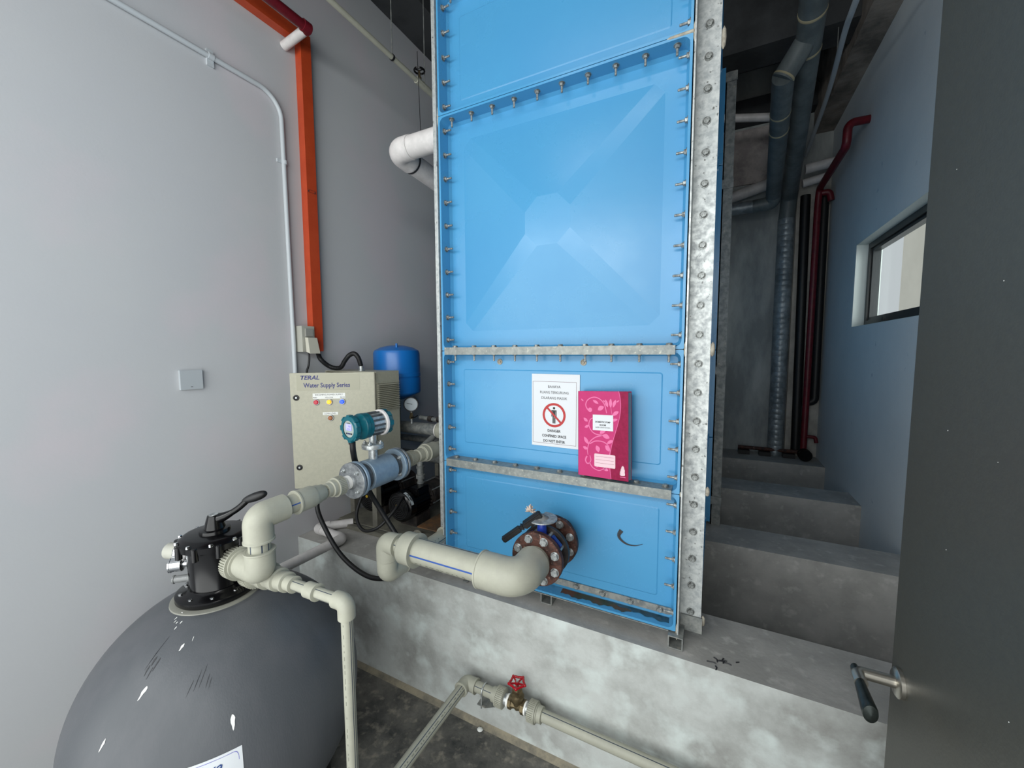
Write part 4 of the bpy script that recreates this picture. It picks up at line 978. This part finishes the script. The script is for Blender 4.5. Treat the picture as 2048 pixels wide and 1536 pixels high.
# white drain pipe lying on the plinth
wp = thing('white_drain_pipe', 'white plastic pipe resting on the plinth by the left wall, bending towards the filter', 'pipe', (-0.72, -0.12, PT))
zz = PT+0.026
new('pipe', sweep(BM(), fillet([(-0.82, 0.18, zz), (-0.955, 0.03, zz), (-0.695, 0.000, zz+0.004), (-0.705, -0.62, zz+0.004)], 0.03, 8), 0.0245, 28), m_pvc, wp)
new('elbow', sweep(BM(), fillet([(-0.905, 0.086, zz), (-0.955, 0.03, zz), (-0.885, 0.022, zz+0.001)], 0.028, 8), 0.0280, 28), m_pvc, wp)
new('elbow', sweep(BM(), fillet([(-0.755, 0.007, zz+0.003), (-0.695, 0.000, zz+0.004), (-0.696, -0.070, zz+0.004)], 0.028, 8), 0.0283, 28), m_pvc, wp)

# ================================================================== LOW PIPE ON THE PLINTH FACE
ly, lz = -0.120, -0.417
lp = thing('low_pipe', 'beige pipe running low along the front face of the nearest plinth', 'pipe', (0.9, ly, lz-0.03))
new('elbow', sweep(BM(), fillet([(0.188, ly-0.045, lz), (0.188, ly, lz), (0.238, ly, lz)], 0.012, 6), 0.0285, 30), m_ppr, lp)
for o_, dd_ in (((0.188, ly-0.045, lz), (0,1,0)), ((0.238, ly, lz), (-1,0,0))): new('elbow_lip', lathe(BM(), o_, dd_, [(0,0.022),(-0.001,0.0305),(0.005,0.0305),(0.006,0.027)], 32, cap=False), m_ppr, lp)
ppr_pipe('pipe', (0.188, ly-0.04, lz), (0.188, -1.30, lz), 0.0215, lp, dark=((0.3,0,1), (0.95,0,0.5)), prt=(0.7,0,0.9), seed=9)
ppr_pipe('pipe', (0.235, ly, lz), (0.335, ly, lz), 0.0215, lp, dark=((0,-1,0.9),))
new('union_tail', lathe(BM(), (0.318, ly, lz), (1,0,0), [(0,0.023),(0.001,0.028),(0.016,0.028),(0.018,0.033),(0.03,0.033)], 36), m_ppr, lp)
ribnut('union_nut', (0.340, ly, lz), (0.374, ly, lz), 0.038, lp)
new('threaded_nipple', cyl(BM(), (0.374, ly, lz), (0.397, ly, lz), 0.021, 24), m_zinc, lp)
new('thread_tape', cyl(BM(), (0.386, ly, lz), (0.396, ly, lz), 0.0235, 24), m_ptfe, lp)
new('thread_tape', cyl(BM(), (0.462, ly, lz), (0.472, ly, lz), 0.0245, 24), m_ptfe, lp)
new('threaded_nipple', cyl(BM(), (0.462, ly, lz), (0.488, ly, lz), 0.022, 24), m_zinc, lp)
ribnut('union_nut', (0.514, ly, lz), (0.482, ly, lz), 0.039, lp)
new('union_tail', lathe(BM(), (0.540, ly, lz), (-1,0,0), [(0,0.024),(0.001,0.0295),(0.018,0.0295),(0.02,0.033),(0.03,0.033)], 36), m_ppr, lp)
ppr_pipe('pipe', (0.53, ly, lz), (1.96, ly, lz), 0.0215, lp, dark=((0,-0.4,1),))
gv = thing('gate_valve', 'small brass gate valve with a red handwheel on the low beige pipe', 'valve', (0.43, ly, lz-0.03))
bm = lathe(BM(), (0.394, ly, lz), (1,0,0), [(0,0.0235),(0.001,0.0265),(0.014,0.0265),(0.015,0.021),(0.026,0.0175),(0.046,0.0175),(0.056,0.021),(0.057,0.0265),(0.071,0.0265),(0.072,0.0235)], 8)
lathe(bm, (0.430, ly, lz-0.018), (0,0,1), [(0,0.012),(0.014,0.017),(0.03,0.019),(0.04,0.027),(0.055,0.028),(0.057,0.024),(0.066,0.022)], 24)
new('body', bm, m_brass, gv)
new('bonnet', lathe(BM(), (0.430, ly, lz+0.047), (0,0,1), [(0,0.0235),(0.012,0.0235),(0.014,0.015),(0.024,0.012)], 6), m_brass, gv)
new('stem', cyl(BM(), (0.430, ly, lz+0.06), (0.430, ly, lz+0.102), 0.0055, 12), m_brass, gv)
wc = V(0.430, ly, lz+0.094); bm = BM(); pts = []
for i in range(61):
    t = 2*PI*i/60; R_ = 0.0285 + 0.0025*math.cos(5*t); pts.append(wc + V(R_*math.cos(t), R_*math.sin(t), 0))
sweep(bm, pts, 0.0046, 10, cap=False)
for i in range(5):
    t = 2*PI*i/5; o = V(math.cos(t), math.sin(t), 0); lathe(bm, wc+o*0.0285, o, [(0,0.0055),(0.008,0.0055),(0.0105,0.003)], 10)
    sweep(bm, [wc - V(0,0,0.004), wc+o*0.016-V(0,0,0.002), wc+o*0.0285], 0.0034, 8)
lathe(bm, wc-V(0,0,0.008), (0,0,1), [(0,0.009),(0.012,0.009)], 16)
hw = new('handwheel', bm, m_redwheel, gv)
new('wheel_nut', lathe(BM(), wc+V(0,0,0.004), (0,0,1), [(0,0.006),(0.005,0.006)], 6), m_zinc, hw)
br = thing('pipe_bracket', 'grey wall bracket with U-bolt clamping the low beige pipe beside its elbow', 'bracket', (0.275, -0.08, lz-0.06))
bm = BM(); box(bm, 0.258, 0.296, -0.150, -0.056, lz-0.050, lz-0.046)
for x in (0.258, 0.292): poly(bm, [V(x,-0.056,lz-0.0505), V(x,-0.148,lz-0.0505), V(x,-0.056,lz-0.125)], (0.004,0,0))
new('angle_arm', bm, m_galv_d, br, smooth=False)
pts = [V(0.277, ly+0.0265, lz-0.060)] + [V(0.277, ly+0.0265*math.cos(PI*i/12), lz+0.0245*math.sin(PI*i/12)) for i in range(13)] + [V(0.277, ly-0.0265, lz-0.060)]
new('u_bolt', sweep(BM(), pts, 0.0030, 10), m_zinc, br)

# ================================================================== LEFT WALL
cdn = thing('wall_conduit', 'slim white conduit running along and down the left wall', 'conduit', (-0.99, -0.04, 0.86))
cr = 0.0115
new('pipe', sweep(BM(), fillet([(-0.987, -1.55, 2.333), (-0.987, -0.040, 2.333), (-0.987, -0.030, 0.62)], 0.115, 14), cr, 18), m_pale_cond, cdn)
for y, z, ver in ((-0.365, 2.334, False), (-0.034, 2.005, True)):
    bm = BM()
    if ver: lathe(bm, (-0.987, y, z-0.010), (0,0,1), [(0,cr+0.003),(0.02,cr+0.003)], 20); box(bm, -1.0, -0.992, y-0.036, y-0.012, z-0.006, z+0.012)
    else: lathe(bm, (-0.987, y-0.012, z), (0,1,0), [(0,cr+0.003),(0.024,cr+0.003)], 20); box(bm, -1.0, -0.990, y-0.014, y+0.014, z-0.040, z+0.030)
    new('saddle_clip', bm, m_pale_cond, cdn, bevel=0.001)
tr = thing('cable_trunking', 'bright orange square cable trunking dropping down the left wall', 'trunking', (-0.98, 0.1, 1.0))
bm = BM(); box(bm, -0.9998, -0.951, 0.066, 0.127, 1.003, 2.665); new('vertical_run', bm, m_orange, tr, bevel=0.001)
bm = BM(); box(bm, -0.9998, -0.951, -1.58, 0.127, 2.6655, 2.725); new('horizontal_run', bm, m_orange, tr, bevel=0.001)
bm = BM()
for z in (1.90, 1.886): box(bm, -0.9507, -0.9500, 0.070, 0.123, z, z+0.0012)
for y in (0.076, 0.115): lathe(bm, (-0.951, y, 1.893), (1,0,0), [(0,0.004),(0.002,0.0035)], 10)
new('joint_mark', bm, m_chip, tr, smooth=False)
rp = thing('red_wall_pipe', 'dark red pipe leaving the left wall above the orange trunking', 'pipe', (-0.9, 0.0, 2.58))
new('pipe', sweep(BM(), fillet([(-0.85, 0.015, 2.650), (-0.828, 0.018, 2.655), (-0.828, -1.5, 2.655)], 0.015, 6), 0.0235, 24), m_redpipe, rp)
new('bare_stub', cyl(BM(), (-0.9995, 0.002, 2.615), (-0.846, 0.016, 2.651), 0.0225, 24), m_pvc, rp)
new('elbow', lathe(BM(), (-0.828, 0.038, 2.655), (0,-1,0), [(0,0.012),(0.006,0.024),(0.01,0.0285),(0.05,0.0285)], 24), m_redpipe, rp)
sk = thing('switched_socket', 'grey weatherproof switched socket on the left wall below the orange trunking', 'socket', (-0.97, 0.03, 1.0))
new('box', box(BM(), -0.9998, -0.938, -0.014, 0.062, 1.0, 1.143), m_socket, sk, bevel=0.005)
new('rocker', box(BM(), -0.9385, -0.930, 0.004, 0.048, 1.085, 1.128), m_socket_d, sk, bevel=0.003)
bm = BM(); vs = [(-0.937,0.002,1.080),(-0.937,0.058,1.080),(-0.912,0.058,1.078),(-0.912,0.002,1.078),(-0.925,-0.002,1.000),(-0.925,0.062,1.000),(-0.895,0.062,0.990),(-0.895,-0.002,0.990)]
vv = [bm.verts.new(p) for p in vs]
for f in ((0,1,2,3),(4,7,6,5),(0,3,7,4),(1,5,6,2),(3,2,6,7),(0,4,5,1)): bm.faces.new([vv[k] for k in f])
new('plug_cover', bm, m_lens, sk, bevel=0.006)
bp_ = thing('blank_plate', 'square blank wall plate on the left wall above the grey filter', 'wall plate', (-1.0, -0.52, 0.87))
bm = box(BM(), -0.9998, -0.986, -0.568, -0.482, 0.834, 0.920); new('plate', bm, mat('plate_plastic', srgb(176,182,186), 0.5), bp_, bevel=0.004)
new('slot', box(BM(), -0.9862, -0.9855, -0.530, -0.522, 0.8445, 0.8470), m_chip, bp_, smooth=False)

# overflow pipe high on the left of the tank
ov = thing('overflow_pipe', 'thick white pipe elbowing out high on the left side of the blue tank', 'pipe', (-0.3, 0.17, 1.95))
oz = 2.012
new('pipe', cyl(BM(), (-0.012, 0.165, oz), (-0.30, 0.165, oz), 0.054, 36), m_pvc, ov)
new('elbow', sweep(BM(), fillet([(-0.285, 0.165, oz), (-0.385, 0.165, oz), (-0.385, 0.265, oz-0.01)], 0.062, 12), 0.058, 36), m_pvc, ov)
new('pipe', cyl(BM(), (-0.385, 0.25, oz-0.008), (-0.385, 0.55, oz-0.03), 0.054, 36), m_pvc, ov)
new('socket_joint', cyl(BM(), (-0.385, 0.275, oz-0.010), (-0.385, 0.285, oz-0.011), 0.056, 36), m_chip, ov)
new('down_pipe', sweep(BM(), fillet([(-0.385, 0.54, oz-0.03), (-0.385, 0.66, oz-0.04), (-0.12, 0.66, oz-0.04)], 0.06, 8), 0.0535, 30), m_pvc, ov)
cp = thing('ceiling_pipe', 'slim beige pipe hung under the ceiling left of the blue tank', 'pipe', (-0.55, 0.2, 2.6))
cpa = V(-0.56, -1.2, 2.645); cpb = V(-0.56, 1.9, 2.610)
new('pipe', cyl(BM(), cpa, cpb, 0.0135, 20), m_ppr, cp)
def CPt(y): return cpa + (cpb-cpa)*((y+1.2)/3.1)
new('socket', cyl(BM(), CPt(0.60), CPt(0.74), 0.019, 20), m_ppr, cp)
for y in (0.34,):
    new('hanger_ring', lathe(BM(), CPt(y)-V(0,0.005,0), (0,1,0), [(0,0.017),(0.01,0.017)], 20), m_black_m, cp)
    new('hanger_rod', cyl(BM(), CPt(y)+V(0,0,0.015), (CPt(y).x, y, 3.3), 0.003, 8), m_galv_d, cp)
new('hanger_rod', cyl(BM(), CPt(0.62)+V(0,0,0.015), (CPt(0.62).x, 0.62, 3.3), 0.0025, 8), m_galv_d, cp)
cv = thing('ceiling_valve', 'small gate valve with black handwheel on the slim ceiling pipe', 'valve', CPt(0.56)-V(0,0,0.02))
new('body', lathe(BM(), CPt(0.54), (0,1,0), [(0,0.02),(0.06,0.02)], 8), m_ppr, cv)
new('bonnet', lathe(BM(), CPt(0.57), (0,0,1), [(0,0.014),(0.03,0.012),(0.04,0.006),(0.07,0.006)], 12), m_brass, cv)
wc = CPt(0.57)+V(0.0,0,0.068); bm = BM()
sweep(bm, [wc+V(0.03*math.cos(2*PI*i/32), 0.03*math.sin(2*PI*i/32), 0) for i in range(33)], 0.0055, 8, cap=False)
for i in range(3): o = V(math.cos(2.1*i), math.sin(2.1*i), 0); sweep(bm, [wc, wc+o*0.028], 0.0035, 6)
new('handwheel', bm, m_black, cv)
tag(new('hanging_wire', cyl(BM(), (-0.385, 0.36, 2.07), (-0.40, 0.36, 2.62), 0.0018, 6), m_black_m), 'thin dark wire hanging down to the white overflow pipe', 'wire')

# ================================================================== NOTICE AND NOTEBOOK ON THE TANK
sy = 0.0602
sg = thing('danger_notice', 'white paper confined-space notice stuck on the blue tank panel', 'notice', (0.517, sy, 0.602))
new('paper', box(BM(), 0.4145, 0.6215, sy-0.0008, sy-0.0002, 0.604, 0.9035), m_paper, sg, smooth=False)
def SGT(s, size, z, bold=0.0, sx=1.0, m=m_ink): text('lettering', s, size, (0.5135, sy-0.0008, z), (1,0,0), (0,0,1), m, sg, bold=bold, depth=0.0006, sx=sx)
SGT('BAHAYA', 0.0150, 0.847, sx=0.93); SGT('RUANG TERKURUNG', 0.0150, 0.8235, sx=0.86); SGT('DILARANG MASUK', 0.0150, 0.8005, sx=0.88)
SGT('DANGER', 0.0150, 0.6655, 0.0004, 0.93); SGT('CONFINED SPACE', 0.0150, 0.6435, 0.0004, 0.86); SGT('DO NOT ENTER', 0.0150, 0.622, 0.0004, 0.86)
bm = BM(); T_ = lambda a, b, d: V(a, sy-0.0014+d, b)
L0 = [(0.4195,0.616),(0.608,0.616),(0.608,0.873),(0.4195,0.873)]; L1 = [(0.4205,0.617),(0.607,0.617),(0.607,0.872),(0.4205,0.872)]
plate(bm, [L0, L1], 0.0, 0.0003, T_); new('border', bm, m_ink_w, sg, smooth=False)
cc = (0.5135, 0.7355)
man = BM(); yv = sy-0.0012
def quad(bm, x0, x1, z0, z1): poly(bm, [V(x0,yv,z0), V(x1,yv,z0), V(x1,yv,z1), V(x0,yv,z1)])
poly(man, [V(cc[0]+0.0052*math.cos(2*PI*i/20), yv, cc[1]+0.029+0.0052*math.sin(2*PI*i/20)) for i in range(20)])
quad(man, cc[0]-0.0062, cc[0]+0.0062, cc[1]-0.006, cc[1]+0.0159); quad(man, cc[0]-0.0062, cc[0]-0.0008, cc[1]-0.034, cc[1]-0.006); quad(man, cc[0]+0.0008, cc[0]+0.0062, cc[1]-0.034, cc[1]-0.006)
quad(man, cc[0]-0.0112, cc[0]-0.0074, cc[1]-0.006, cc[1]+0.0159); quad(man, cc[0]+0.0074, cc[0]+0.0112, cc[1]-0.006, cc[1]+0.0159); quad(man, cc[0]-0.0112, cc[0]+0.0112, cc[1]+0.016, cc[1]+0.0205)
new('pictogram', man, m_ink, sg, smooth=False)
bm = BM()
ro = [(cc[0]+0.050*math.cos(2*PI*i/48), cc[1]+0.050*math.sin(2*PI*i/48)) for i in range(48)]; ri = [(cc[0]+0.0405*math.cos(2*PI*i/48), cc[1]+0.0405*math.sin(2*PI*i/48)) for i in range(48)]
plate(bm, [ro, ri], 0.0, 0.0002, lambda a, b, d: V(a, sy-0.0016+d, b))
d1 = V(1,0,-1).normalized(); d2 = V(1,0,1).normalized(); c3 = V(cc[0], sy-0.0016, cc[1])
c3 = c3 - V(0,0.0004,0); poly(bm, [c3-d1*0.042-d2*0.0040, c3+d1*0.042-d2*0.0040, c3+d1*0.042+d2*0.0040, c3-d1*0.042+d2*0.0040])
new('prohibition_ring', bm, m_signred, sg, smooth=False)

# notebook: built upright in local axes, leant against the panel on the bar
nb = thing('notebook', 'pink hardback logbook with flower pattern leaning on the galvanised bar', 'book', (0.634, 0.010, 0.5165))
BWd, BHt, BTh = 0.196, 0.320, 0.034
ax3 = Vector((0.985, -0.17, -0.0)).normalized()
upv = Vector((-0.034, 0.075, 1)).normalized(); ax3 = (ax3 - upv*ax3.dot(upv)).normalized(); nf = ax3.cross(upv)   # nf faces the room (-Y)
nbo = Vector((0.640, -0.006, 0.5240))
def NB(x, y, d=0.0): return nbo + ax3*x + upv*y + nf*d
def nbox(name, x0, x1, y0, y1, d0, d1, m, bev=0.0):
    bm = BM(); obox(bm, NB((x0+x1)/2, (y0+y1)/2, (d0+d1)/2), ax3, upv, nf, (x1-x0)/2, (y1-y0)/2, (d1-d0)/2)
    return new(name, bm, m, nb, smooth=False, bevel=bev)
nbox('front_cover', 0, BWd, 0, BHt, -0.002, 0.0, m_pink)
nbox('back_cover', 0, BWd, 0, BHt, -BTh, -BTh+0.002, m_pink_d)
nbox('pages', 0.003, BWd-0.001, 0.003, BHt-0.004, -BTh+0.0022, -0.0022, m_pages)
nbox('spine', -0.0015, 0.002, 0, BHt, -BTh, -0.0005, m_pink_d)
def npoly(name, pts, m, off=0.0004, par=None):
    bm = BM(); f = bm.faces.new([bm.verts.new(NB(x, y, off)) for x, y in pts]); bmesh.ops.triangulate(bm, faces=[f]); return new(name, bm, m, par or nb, smooth=False)
edge = [(0.163,0.320),(0.168,0.295),(0.170,0.265),(0.167,0.235),(0.160,0.205),(0.151,0.175),(0.142,0.145),(0.134,0.115),(0.129,0.085),(0.128,0.055),(0.130,0.025),(0.133,0.0)]
eg = catmull([V(x,y,0) for x, y in edge], 5)
npoly('dark_cover_band', [(p.x, p.y) for p in eg] + [(BWd,0),(BWd,BHt)], m_pink_d, 0.0003)
bm = BM()
def ribbon(bm, pts, w0, w1, off=0.0006):
    c = catmull([V(x,y,0) for x, y in pts], 8); n = len(c); pv = None
    for i in range(n):
        t = (c[min(i+1,n-1)]-c[max(i-1,0)]).normalized(); s = V(-t.y, t.x, 0); w_ = w0+(w1-w0)*i/(n-1)
        cur = (bm.verts.new(NB((c[i]+s*w_).x, (c[i]+s*w_).y, off)), bm.verts.new(NB((c[i]-s*w_).x, (c[i]-s*w_).y, off)))
        if pv: bm.faces.new((pv[0], cur[0], cur[1], pv[1]))
        pv = cur
def leaf(bm, x, y, ang, L, W_, off=0.0007):
    pts = []
    for i in range(9): t = i/8; pts.append((t*L, W_*math.sin(PI*t)**0.8))
    for i in range(7, 0, -1): t = i/8; pts.append((t*L, -W_*0.7*math.sin(PI*t)**0.8))
    ca, sa = math.cos(ang), math.sin(ang)
    f = bm.faces.new([bm.verts.new(NB(x+a*ca-b*sa, y+a*sa+b*ca, off)) for a, b in pts]); bmesh.ops.triangulate(bm, faces=[f])
ribbon(bm, [(0.161,0.321),(0.1665,0.295),(0.1685,0.265),(0.1655,0.235),(0.1585,0.205),(0.1495,0.175),(0.1405,0.145),(0.1325,0.115),(0.1275,0.085),(0.1265,0.055),(0.1285,0.025),(0.1315,0.0)], 0.0008, 0.0008)
ribbon(bm, [(0.052,0.243),(0.040,0.250),(0.031,0.268),(0.040,0.288),(0.065,0.298),(0.090,0.290),(0.107,0.270),(0.115,0.240)], 0.0022, 0.0016)
lathe(bm, NB(0.049,0.250,0.0004), nf, [(0,0.0085),(0.0003,0.0085)], 16)
ribbon(bm, [(0.066,0.222),(0.050,0.214),(0.044,0.192),(0.056,0.170),(0.074,0.160),(0.098,0.158)], 0.0016, 0.0020)
ribbon(bm, [(0.100,0.158),(0.070,0.148),(0.047,0.128),(0.038,0.100),(0.040,0.080)], 0.0022, 0.0014)
ribbon(bm, [(0.047,0.122),(0.070,0.134),(0.100,0.134),(0.120,0.122),(0.128,0.100),(0.122,0.082)], 0.0022, 0.0014)
ribbon(bm, [(0.046,0.052),(0.060,0.034),(0.084,0.026),(0.102,0.034)], 0.0020, 0.0014)
ribbon(bm, [(0.131,0.262),(0.134,0.245),(0.138,0.22),(0.133,0.185)], 0.0008, 0.0012)
ribbon(bm, [(0.036,0.075),(0.030,0.060),(0.036,0.048),(0.046,0.050),(0.052,0.062),(0.048,0.078)], 0.0030, 0.0014)
for x, y, a_, L_, W_ in ((0.120,0.262,1.9,0.030,0.007),(0.131,0.260,1.57,0.034,0.007),(0.140,0.262,1.2,0.030,0.007),(0.112,0.280,2.6,0.014,0.003),(0.152,0.280,0.6,0.014,0.003),(0.060,0.286,-0.5,0.026,0.006),(0.080,0.250,0.5,0.028,0.010),
    (0.022,0.282,2.4,0.014,0.003),(0.040,0.206,2.5,0.022,0.007),(0.044,0.192,3.6,0.020,0.006),(0.088,0.163,0.6,0.030,0.009),(0.098,0.158,-0.3,0.030,0.010),(0.138,0.232,0.6,0.028,0.008),(0.134,0.212,0.3,0.024,0.006),
    (0.044,0.120,2.2,0.034,0.008),(0.040,0.102,2.8,0.022,0.007),(0.074,0.118,-1.2,0.026,0.010),(0.110,0.122,-1.0,0.026,0.009),(0.116,0.128,0.5,0.028,0.007),(0.075,0.036,1.0,0.014,0.004),(0.100,0.036,-0.3,0.022,0.007),(0.102,0.030,0.8,0.018,0.005)):
    leaf(bm, x, y, a_, L_, W_)
new('flower_print', bm, m_pink_l, nb, smooth=False)
npoly('title_label', [(0.060,0.175),(0.140,0.175),(0.140,0.233),(0.060,0.233)], m_paper, 0.0011)
def NT(s, size, x, y, sx=1.0, bold=0.0): text('lettering', s, size, NB(x, y, 0.0), ax3, upv, m_ink, nb, depth=0.0017, sx=sx, bold=bold)
NT('DOMESTIC PUMP', 0.0085, 0.100, 0.2035, 0.92, 0.0002); NT('ROOM', 0.0085, 0.100, 0.1925, 0.95, 0.0002); NT('BAKERY GROUP SDN BHD', 0.0055, 0.100, 0.1845, 0.9)
ps = rrect(0.066, 0.148, 0.040, 0.088, 0.004)
npoly('name_panel', ps, m_palelabel, 0.0011)
bm = BM()
for y in (0.078, 0.066, 0.054): poly(bm, [NB(0.071,y,0.0015), NB(0.143,y,0.0015), NB(0.143,y+0.0007,0.0015), NB(0.071,y+0.0007,0.0015)])
new('ruled_line', bm, m_pink_d, nb, smooth=False)
tp = [(0,0),(0.007,0.001),(0.008,0.006),(0.007,0.013),(0.0075,0.020),(0.0045,0.026),(0.005,0.030),(0.001,0.036),(-0.004,0.033),(-0.003,0.027),(-0.0075,0.024),(-0.006,0.017),(-0.0105,0.014),(-0.008,0.007),(-0.0115,0.003),(-0.007,0.0)]
npoly('tree_logo', [(0.176+x, 0.018+y) for x, y in tp], m_palelabel, 0.0009)
npoly('logo_text', [(0.166,0.012),(0.186,0.012),(0.186,0.0145),(0.166,0.0145)], m_pink_l, 0.0009)

# ================================================================== BACK RIGHT CORNER
gp = thing('grey_duct_pipe', 'thick grey pipe slanting down into the rear corner, right of the shorter grey branch', 'pipe', (1.66, 3.0, 2.3))
ga = V(1.497, 1.30, 2.846); gb = V(1.668, 3.24, 2.45); gdv = (gb-ga).normalized()
new('pipe', sweep(BM(), fillet([ga - gdv*0.8, gb, (1.655, 3.255, 2.22)], 0.08, 8), 0.0665, 32), m_greyduct, gp)
for t in (0.05, 0.30, 1.25): new('joint_ring', lathe(BM(), ga+gdv*t, gdv, [(0,0.067),(0.010,0.0695),(0.018,0.067)], 32), m_paint_lip if t < 1 else m_greyduct, gp)
gs = thing('foil_clad_pipe', 'silvery foil-clad vertical pipe standing on the rearmost plinth in the corner', 'pipe', (1.66, 3.25, PT+0.002))
n = 44; prof = []
for i in range(n): prof += [(2.30*i/n, 0.0672), (2.30*i/n+0.003, 0.0685), (2.30*(i+1)/n-0.003, 0.0685)]
new('cladding', lathe(BM(), (1.655, 3.25, PT+0.001), (0,0,1), prof, 32), m_insul, gs)
g2 = thing('grey_branch_pipe', 'grey branch pipe with a mitred top, hanging left of the thick slanting pipe', 'pipe', (1.5, 2.6, 2.3))
b0 = V(1.402, 1.55, 2.64); b1 = V(1.515, 2.98, 2.40); bd = (b1-b0).normalized()
new('pipe', sweep(BM(), [b0, b1], 0.0595, 32), m_greyduct, g2)
new('mitre', lathe(BM(), b0+bd*0.01, V(0.085,-0.03,0.13), [(-0.01,0.060),(0.17,0.060)], 32), m_greyduct, g2)
new('mitre_lip', lathe(BM(), b0+bd*0.012, V(0.085,-0.03,0.13), [(-0.004,0.058),(0.004,0.064),(0.012,0.062)], 32), m_paint_lip, g2)
for t in (0.32, 0.50): new('joint_ring', lathe(BM(), b0+bd*t, bd, [(0,0.060),(0.008,0.0618),(0.016,0.060)], 32), m_paint_lip, g2)
new('elbow', sweep(BM(), fillet([b1-bd*0.02, b1+V(0,0.03,-0.05), (1.36, 3.03, 2.345)], 0.05, 8), 0.0595, 32), m_greyduct, g2)
new('foil_run', cyl(BM(), (1.40, 3.028, 2.346), (1.10, 3.02, 2.345), 0.056, 28), m_insul, g2)
def hp_(name, a, b, r, label, m=m_pvc):
    return tag(new(name, cyl(BM(), a, b, r, 24), m), label, 'pipe')
hp_('white_pipe', (1.06, 2.62, 3.01), (1.44, 2.62, 2.925), 0.032, 'short white horizontal pipe high behind the tank post, topmost of the white ones')
hp_('white_pipe', (1.06, 3.25, 2.50), (1.60, 3.25, 2.63), 0.052, 'sloping white pipe in the rear corner, between the tank post and grey pipes')
hp_('white_pipe', (1.76, 3.10, 2.630), (1.999, 3.10, 2.655), 0.042, 'upper white pipe running into the right wall below the raw concrete beam')
hp_('white_pipe', (1.76, 3.20, 2.54), (1.93, 3.20, 2.57), 0.036, 'lower white pipe behind the red pipe near the right wall')
tag(new('black_riser', cyl(BM(), (1.825, 3.27, PT+0.05), (1.800, 3.27, 2.45), 0.040, 24), m_black_m), 'black vertical pipe in the rear corner, just right of the foil-clad pipe', 'pipe')
tag(new('black_riser', sweep(BM(), fillet([(1.945, 3.27, 2.45), (1.955, 3.27, 0.50), (1.875, 3.27, 0.49)], 0.06, 8), 0.036, 20), m_black_m), 'black vertical pipe nearest the right wall, hooking left at its foot', 'pipe')
rd = thing('red_riser', 'dark red pipe stepping out of the right wall and dropping down the rear corner', 'pipe', (1.88, 3.2, PT+0.002))
new('pipe', sweep(BM(), fillet([(1.999, 2.29, 2.605), (1.872, 2.25, 2.590), (1.872, 2.26, 2.44), (1.885, 3.16, 2.46), (1.880, 3.17, 2.30), (1.872, 3.17, 0.05)], 0.05, 8), 0.027, 24), m_redpipe, rd)
new('branch', sweep(BM(), fillet([(1.885, 3.17, 2.42), (1.96, 3.16, 2.42), (1.975, 3.16, 2.34)], 0.03, 6), 0.026, 20), m_redpipe, rd)
new('drain_branch', sweep(BM(), fillet([(1.874, 3.17, 0.175), (1.96, 3.17, 0.172), (1.97, 3.17, 0.12)], 0.02, 6), 0.016, 16), m_redpipe, rd)
fv = thing('foot_valve', 'black flanged valve at the foot of the red pipe on the rearmost plinth', 'valve', (1.872, 3.12, PT+0.001))
new('body', lathe(BM(), (1.872, 3.13, PT+0.062), (0,-1,0), [(0,0.03),(0.0,0.055),(0.012,0.055),(0.013,0.035),(0.06,0.035),(0.061,0.055),(0.073,0.055),(0.073,0)], 28), m_black, fv)
new('header', cyl(BM(), (1.33, 3.20, PT+0.062), (1.86, 3.20, PT+0.062), 0.018, 16), m_rust, fv)
for x in (1.38, 1.56, 1.76): new('support_block', box(BM(), x-0.05, x+0.05, 3.15, 3.24, PT+0.001, PT+0.042), m_black_m, fv, smooth=False)
struct('trim_8', box(BM(), 1.74, 1.999, YB-0.03, YB, PT+0.002, 2.62), mat('pale_corner_cladding', srgb(178,176,170), 0.7, col2=srgb(150,148,142), scale=5), smooth=False)
tag(new('grey_conduit', sweep(BM(), catmull([(1.66, 1.0, 2.74), (1.673, 1.35, 2.769), (1.692, 1.6, 2.805), (1.754, 2.3, 2.838), (1.776, 3.2, 2.793)], 8), 0.015, 14), m_pale_cond), 'thin pale conduit curving under the raw concrete beam on the right', 'conduit')
for k, (x, y) in enumerate(((1.50, 2.3), (1.74, 2.0))):
    tag(new('hanger_rod', cyl(BM(), (x, y, 2.75 if k == 0 else 2.95), (x, y, CZ), 0.003, 8), m_galv_d), ('thin threaded rod hanging from the ceiling between the two grey pipes', 'thin threaded rod hanging right of the thick grey pipe')[k], 'rod')
# small bits lying about
rg = random.Random(11)
def crumb(name, c, r, m, label, cat, flat=0.4, seed=0):
    bm = BM(); bmesh.ops.create_icosphere(bm, subdivisions=2, radius=r); q = random.Random(seed)
    for v in bm.verts: v.co = Vector((v.co.x*(0.8+0.4*q.random()), v.co.y*(0.8+0.4*q.random()), v.co.z*flat))
    bmesh.ops.translate(bm, verts=bm.verts, vec=Vector(c)+V(0,0,r*flat*0.9)); return tag(new(name, bm, m), label, cat)
crumb('gravel_chip', (0.23, -0.085, FZ), 0.012, m_whitep, 'small white chip on the floor beside the foot of the plinth', 'chip', 0.5, 1)
crumb('washer_scrap', (0.11, 0.0, PT), 0.014, m_galv_d, 'flat scrap of metal on the plinth under the thick beige pipe', 'scrap', 0.25, 2)
bm = BM()
for k in range(9):
    a = V(1.115+0.075*rg.random(), -0.040+0.05*rg.random(), PT+0.0012); b = a + V(rg.uniform(-0.03,0.03), rg.uniform(-0.02,0.02), 0); sweep(bm, [a, (a+b)/2+V(0.004,0.003,0), b], 0.0022, 6)
new_ = new('tar_smear', bm, m_chip); tag(new_, 'dark scrape marks on top of the nearest plinth, right of the skid tube', 'smear')
